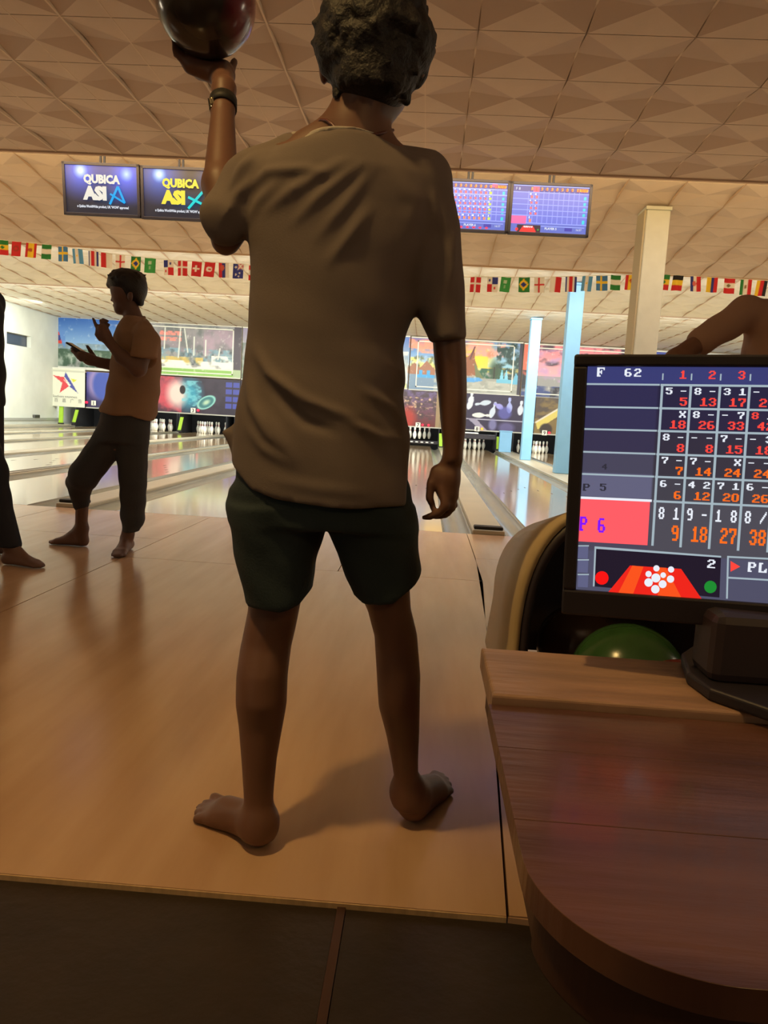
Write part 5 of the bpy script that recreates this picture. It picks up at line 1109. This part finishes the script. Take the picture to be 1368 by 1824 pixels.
# ------------------------------------------------------------------ scoring monitor
mo = thing('scoring_monitor', 'black flat scoring monitor showing a bowling score grid, on the table', 'monitor', (.5, .93, tz))
O = Vector(W(1047, 653, 1.0)); al, ro = math.radians(11), math.radians(2.0)
ux = Vector((math.cos(al)*math.cos(ro), -math.sin(al)*math.cos(ro), math.sin(ro))).normalized()
vy = (Vector((0, 0, 1))-ux*ux.z); vy.normalize(); lean = math.radians(1.5); nrm = ux.cross(vy); vy = (vy*math.cos(lean)+nrm*(-math.sin(lean))).normalized(); nrm = ux.cross(vy)
cd = (np.array(O)-EYE)@RM
SH = 402*cd[2]/F; SW = SH*1.79
Bt = Matrix(((ux.x, -vy.x, nrm.x, O.x), (ux.y, -vy.y, nrm.y, O.y), (ux.z, -vy.z, nrm.z, O.z), (0, 0, 0, 1)))      # local: x right, y DOWN, z toward the viewer
pxm = cd[2]/F
E_ = lambda u, v, d=0: Bt@Vector((u, v, d))
def lbox(mb, u0, v0, u1, v1, d0, d1, bev=0): return mb.box((u0, v0, d0), (u1, v1, d1), bev, Bt)
bz = MB(); bl_, bt_, bb_ = .017, .015, .033
lbox(bz, -bl_, -bt_, SW+bl_, 0, -.004, .006, .003); lbox(bz, -bl_, SH, SW+bl_, SH+bb_, -.004, .006, .003); lbox(bz, -bl_, 0, 0, SH, -.004, .006, .003); lbox(bz, SW, 0, SW+bl_, SH, -.004, .006, .003)
bz.build('bezel', M['dark'], mo, False)
lbox(MB(), -bl_, -bt_, SW+bl_, SH+bb_, -.040, -.004, .01).build('casing', M['dark'], mo)
lbox(MB(), SW/2-.10, .05, SW/2+.10, SH-.03, -.075, -.04, .012).build('rear_bulge', M['dark'], mo)
# screen ground: cells with their own flat colours
def q_px(x, y):           # picture position -> position on the screen plane
    d = Vector(RM@_ray(x, y)); p = Vector(EYE); k = (O-p).dot(nrm)/d.dot(nrm); h = p+d*k-O; return h.dot(ux), -h.dot(vy)
sc = Canvas(200, 112, (28, 26, 44))
rowv = [q_px(1110, y)[1]/SH for y in (685, 726, 766, 807, 847, 890, 968)]
sc.rect(0, 0, 1, rowv[0], (52, 56, 108)); cols_ = [(42, 40, 74), (46, 44, 76), (50, 46, 72), (66, 64, 84), (92, 92, 118)]; colr = [(34, 32, 60), (38, 34, 60), (46, 42, 58), (52, 48, 60), (62, 60, 70), (72, 70, 80)]
u1 = q_px(1168, 800)[0]/SW
for i in range(5): sc.rect(0, rowv[i], u1, rowv[i+1], cols_[i])
for i in range(6): sc.rect(u1, rowv[i], 1, rowv[i+1] if i < 5 else .845, colr[i])
sc.rect(0, rowv[5], u1, .82, (70, 66, 84)); sc.rect(0, .82, 1, 1, (74, 74, 96))
sheet('screen', sc, E_(0, 0, .0008), ux*SW, -vy*SH, M['screen'], mo)
def cell(u0, v0, u1, v1, m, nm_, d=.0014): return lbox(MB(), u0, v0, u1, v1, .0009, d).build(nm_, m, mo)
cw_ = .0665*SW*1.02; cu = [q_px(x, 760)[0] for x in (1175, 1225, 1278, 1330)]; cw_ = (cu[3]-cu[0])/3; cu = [cu[0]+cw_*i for i in range(9)]
rv = [v*SH for v in rowv]
for i in range(1, 6): cell(0, rv[i-1]-.0012, cu[0]-.003, rv[i-1]+.0010, FR['bar'], 'grid_line'); 
cell(0, rv[5]-.0018, cu[0]-.004, rv[5]+.0012, FR['white'], 'grid_line'); cell(0, rv[4]-.0012, cu[0]-.003, rv[4]+.001, FR['bar'], 'grid_line')
vb = q_px(1165, 972)[1]
for i in range(6): cell(cu[0]-.002, rv[i]-.0012, SW, rv[i]+.0014, FR['bar'], 'grid_line')
for i in range(8): cell(cu[i]-.0014, rv[0], cu[i]+.0014, vb, FR['bar'], 'grid_line'); cell(cu[i]-.0008, .008, cu[i]+.0008, rv[0]-.006, FR['bar'], 'grid_line')
cell(0, rv[5]+.0012, cu[0]-.006, q_px(1100, 968)[1], FR['salmon'], 'highlight_cell', .0016)
PIXF = {'0': '011110 110011 110011 110011 110011 110011 011110', '1': '001100 011100 001100 001100 001100 001100 111111', '2': '011110 110011 000011 001110 011000 110000 111111', '3': '011110 110011 000011 001110 000011 110011 011110',
 '4': '000110 001110 011110 110110 111111 000110 000110', '5': '111111 110000 111110 000011 000011 110011 011110', '6': '011110 110000 110000 111110 110011 110011 011110', '7': '111111 110011 000011 000110 001100 001100 001100',
 '8': '011110 110011 110011 011110 110011 110011 011110', '9': '011110 110011 110011 011111 000011 000011 011110', '-': '000000 000000 000000 111110 000000 000000 000000', 'X': '110011 110011 011110 001100 011110 110011 110011',
 '/': '000001 000011 000110 001100 011000 110000 100000', 'P': '111110 110011 110011 111110 110000 110000 111000', 'F': '111111 110001 110100 111100 110100 110000 111000', 'L': '111000 110000 110000 110000 110001 110011 111111',
 'A': '001100 011110 110011 110011 111111 110011 110011', 'Y': '110011 110011 110011 011110 001100 001100 011110', 'E': '111111 110001 110100 111100 110100 110001 111111', 'R': '111110 110011 110011 111110 111100 110110 110011', ' ': '000000 '*7}
def pix(s_, u, v, w_, h_, m, gap_=1.33, al_='L'):
    """bitmap lettering on the screen plane: u left (or right) edge, v baseline, w_ and h_ of one letter"""
    n = len(s_); tot = w_*(1+gap_*(n-1)); u = u if al_ == 'L' else (u-tot if al_ == 'R' else u-tot/2); mb = MB()
    for ci, ch in enumerate(s_):
        for r_, row in enumerate(PIXF[ch].split()):
            c = 0
            while c < 6:
                if row[c] == '1':
                    e = c
                    while e < 6 and row[e] == '1': e += 1
                    u0 = u+ci*w_*gap_+c*w_/6; u1_ = u+ci*w_*gap_+e*w_/6; v0 = v-h_+r_*h_/7; v1_ = v0+h_/7
                    mb.add([E_(u0, v1_, .0019), E_(u1_, v1_, .0019), E_(u1_, v0, .0019), E_(u0, v0, .0019)], [(0, 1, 2, 3)]); c = e
                else: c += 1
    return mb.build('lettering', m, mo)
def tx(s_, px, py, w_, h_, m): u, v = q_px(px, py); return pix(s_, u, v, w_*pxm, h_*pxm, m)
tx('F', 1063, 671, 13, 16, FR['white']); tx('62', 1112, 671, 12, 14, FR['white'])
for i, n in enumerate('12345678'): pix(n, cu[i]+cw_*.82, q_px(1110, 674)[1], 11*pxm, 14*pxm, FR['red'] if i < 3 else FR['orange'], al_='R')
SCR = [(['5 -', '8 -', '3 1', '- 7', '9 -', '8 1', '- 6', '7 2'], ['5', '13', '17', '24', '33', '42', '48', '57']), (['  X', '8 -', '- 7', '8 1', '7 1', '9 -', '8 -', '6 2'], ['18', '26', '33', '42', '50', '59', '67', '75']), (['8 -', '- -', '7 -', '- 3', '8 1', '- 9', '7 -', '6 3'], ['8', '8', '15', '18', '27', '36', '43', '52']),
       (['7 -', '7 -', '  X', '- -', '8 1', '6 -', '7 2', '- 8'], ['7', '14', '24', '24', '33', '39', '48', '56']), (['6 -', '4 2', '7 1', '6 -', '8 -', '7 1', '- 9', '5 3'], ['6', '12', '20', '26', '34', '42', '51', '59']), (['8 1', '9 -', '1 8', '8 /', '9 -', '7 2', '8 1', '- 8'], ['9', '18', '27', '38', '47', '56', '65', '73'])]
for r_i, (tops, sums) in enumerate(SCR):
    hh = rv[r_i+1]-rv[r_i] if r_i < 5 else vb-rv[5]; cm = FR['red'] if r_i < 3 else FR['orange']; big = r_i == 5
    for i in range(8):
        wd_, ht_ = (9.5, 21) if big else (11, 11.5); v1 = rv[r_i]+(.39 if big else .40)*hh; v2 = rv[r_i]+(.86 if big else .88)*hh
        for j, ch in ((0, tops[i][0]), (1, tops[i][-1])):
            if ch == ' ': continue
            mm = FR['red'] if (r_i == 1 and i == 3 and j == 0) else FR['white']
            pix(ch, cu[i]+cw_*(.25 if j == 0 else .77), v1, wd_*pxm, ht_*pxm, mm, al_='C')
        pix(sums[i], cu[i]+cw_*.90, v2, (12 if big else 12)*pxm, (27 if big else 14)*pxm, cm, 1.15, 'R')
tx('4', 1072, 836, 9, 10, FR['dim']); tx('P', 1038, 874, 12, 13, FR['dim']); tx('5', 1068, 874, 11, 13, FR['dim'])
tx('P', 1032, 945, 13, 26, FR['violet']); tx('6', 1064, 948, 13, 26, FR['violet'])
# lower strip: buttons, lane picture, player line
gb = glow('lit_grey_button', (96, 98, 132), 1.); dk = glow('lit_dark_panel', (34, 26, 42), 1.); redl = glow('lit_red_lane', (240, 38, 28), 1.); red2 = glow('lit_orange_lane', (252, 84, 30), 1.); gr_ = glow('lit_green_dot', (30, 140, 50), 1.)
def poly_px(pts, m, nm_, d=.0016):
    a = [E_(*q_px(x, y), .0010) for x, y in pts]; b = [E_(*q_px(x, y), d) for x, y in pts]; n = len(pts)
    return MB().add(a+b, [tuple(range(n))[::-1], tuple(range(n, 2*n))]+[(i, (i+1) % n, n+(i+1) % n, n+i) for i in range(n)]).build(nm_, m, mo)
for y in (972, 997, 1023): poly_px([(1029, y+22), (1047, y+23), (1048, y), (1030, y)], gb, 'button'); poly_px([(1029, y+1), (1049, y+1), (1049, y-1), (1029, y-1)], FR['bar'], 'button', .0018)
poly_px([(1057, 1044), (1281, 1064), (1284, 990), (1062, 975)], dk, 'lane_picture'); poly_px([(1056, 1044), (1059, 1044), (1062, 974), (1059, 974)], FR['bar'], 'frame_line', .0019); poly_px([(1059, 977), (1284, 993), (1284, 990), (1059, 973)], FR['bar'], 'frame_line', .0019)
poly_px([(1082, 1056), (1254, 1073), (1213, 1013), (1122, 1007)], redl, 'lane_surface', .0019); poly_px([(1100, 1058), (1126, 1061), (1146, 1009), (1126, 1007)], red2, 'lane_board', .0021); poly_px([(1172, 1064), (1216, 1069), (1186, 1011), (1170, 1010)], red2, 'lane_board', .0021)
def disc_px(x, y, r_, m, nm_, d=.0023): poly_px([(x+r_*math.cos(-a), y+r_*math.sin(-a)) for a in np.linspace(0, 2*math.pi, 18, endpoint=False)], m, nm_, d)
for x, y, r_ in ((1169, 1012, 5.5), (1195, 1014, 5.5), (1155, 1022, 5.5), (1181, 1024, 5), (1168, 1029, 8), (1194, 1031, 6.5), (1155, 1037, 7.5), (1180, 1040, 7), (1167, 1049, 7.5)): disc_px(x, y, r_, FR['white'], 'pin_dot')
disc_px(1072, 1029, 12, glow('lit_red_dot', (250, 20, 20), 1.), 'ball_dot'); disc_px(1265, 1045, 11, gr_, 'ball_dot')
tx('2', 1259, 1011, 13, 15, FR['white'])
poly_px([(1293, 1066), (1296, 1066), (1298, 990), (1295, 990)], FR['bar'], 'frame_line'); poly_px([(1295, 993), (1500, 1003), (1500, 1000), (1295, 990)], FR['bar'], 'frame_line'); poly_px([(1294, 1030), (1500, 1042), (1500, 1039), (1294, 1027)], FR['bar'], 'frame_line')
poly_px([(1301, 1018), (1318, 1009), (1301, 999)], FR['red'], 'pointer'); tx('PLAYER 6', 1331, 1018, 13, 17, FR['white'])
# foot
base = [G(1212, 1180, tz+.012), G(1222, 1216, tz+.012), G(1262, 1246, tz+.012), G(1368, 1284, tz+.012), G(1600, 1290, tz+.012), G(1620, 1200, tz+.012), G(1480, 1150, tz+.012), G(1240, 1160, tz+.012)]
MB().prism([(p[0], p[1]) for p in base], tz+.0105, tz+.026, .004).build('stand_foot', M['dark'], mo)
a = G(1240, 1200, tz+.026); b = G(1330, 1200, tz+.026)
nb = MB(); nb.box((a[0]+.005, a[1]-.03, tz+.024), (b[0]+.06, a[1]+.045, .66), .012); nb.build('stand_column', M['inner'], mo)
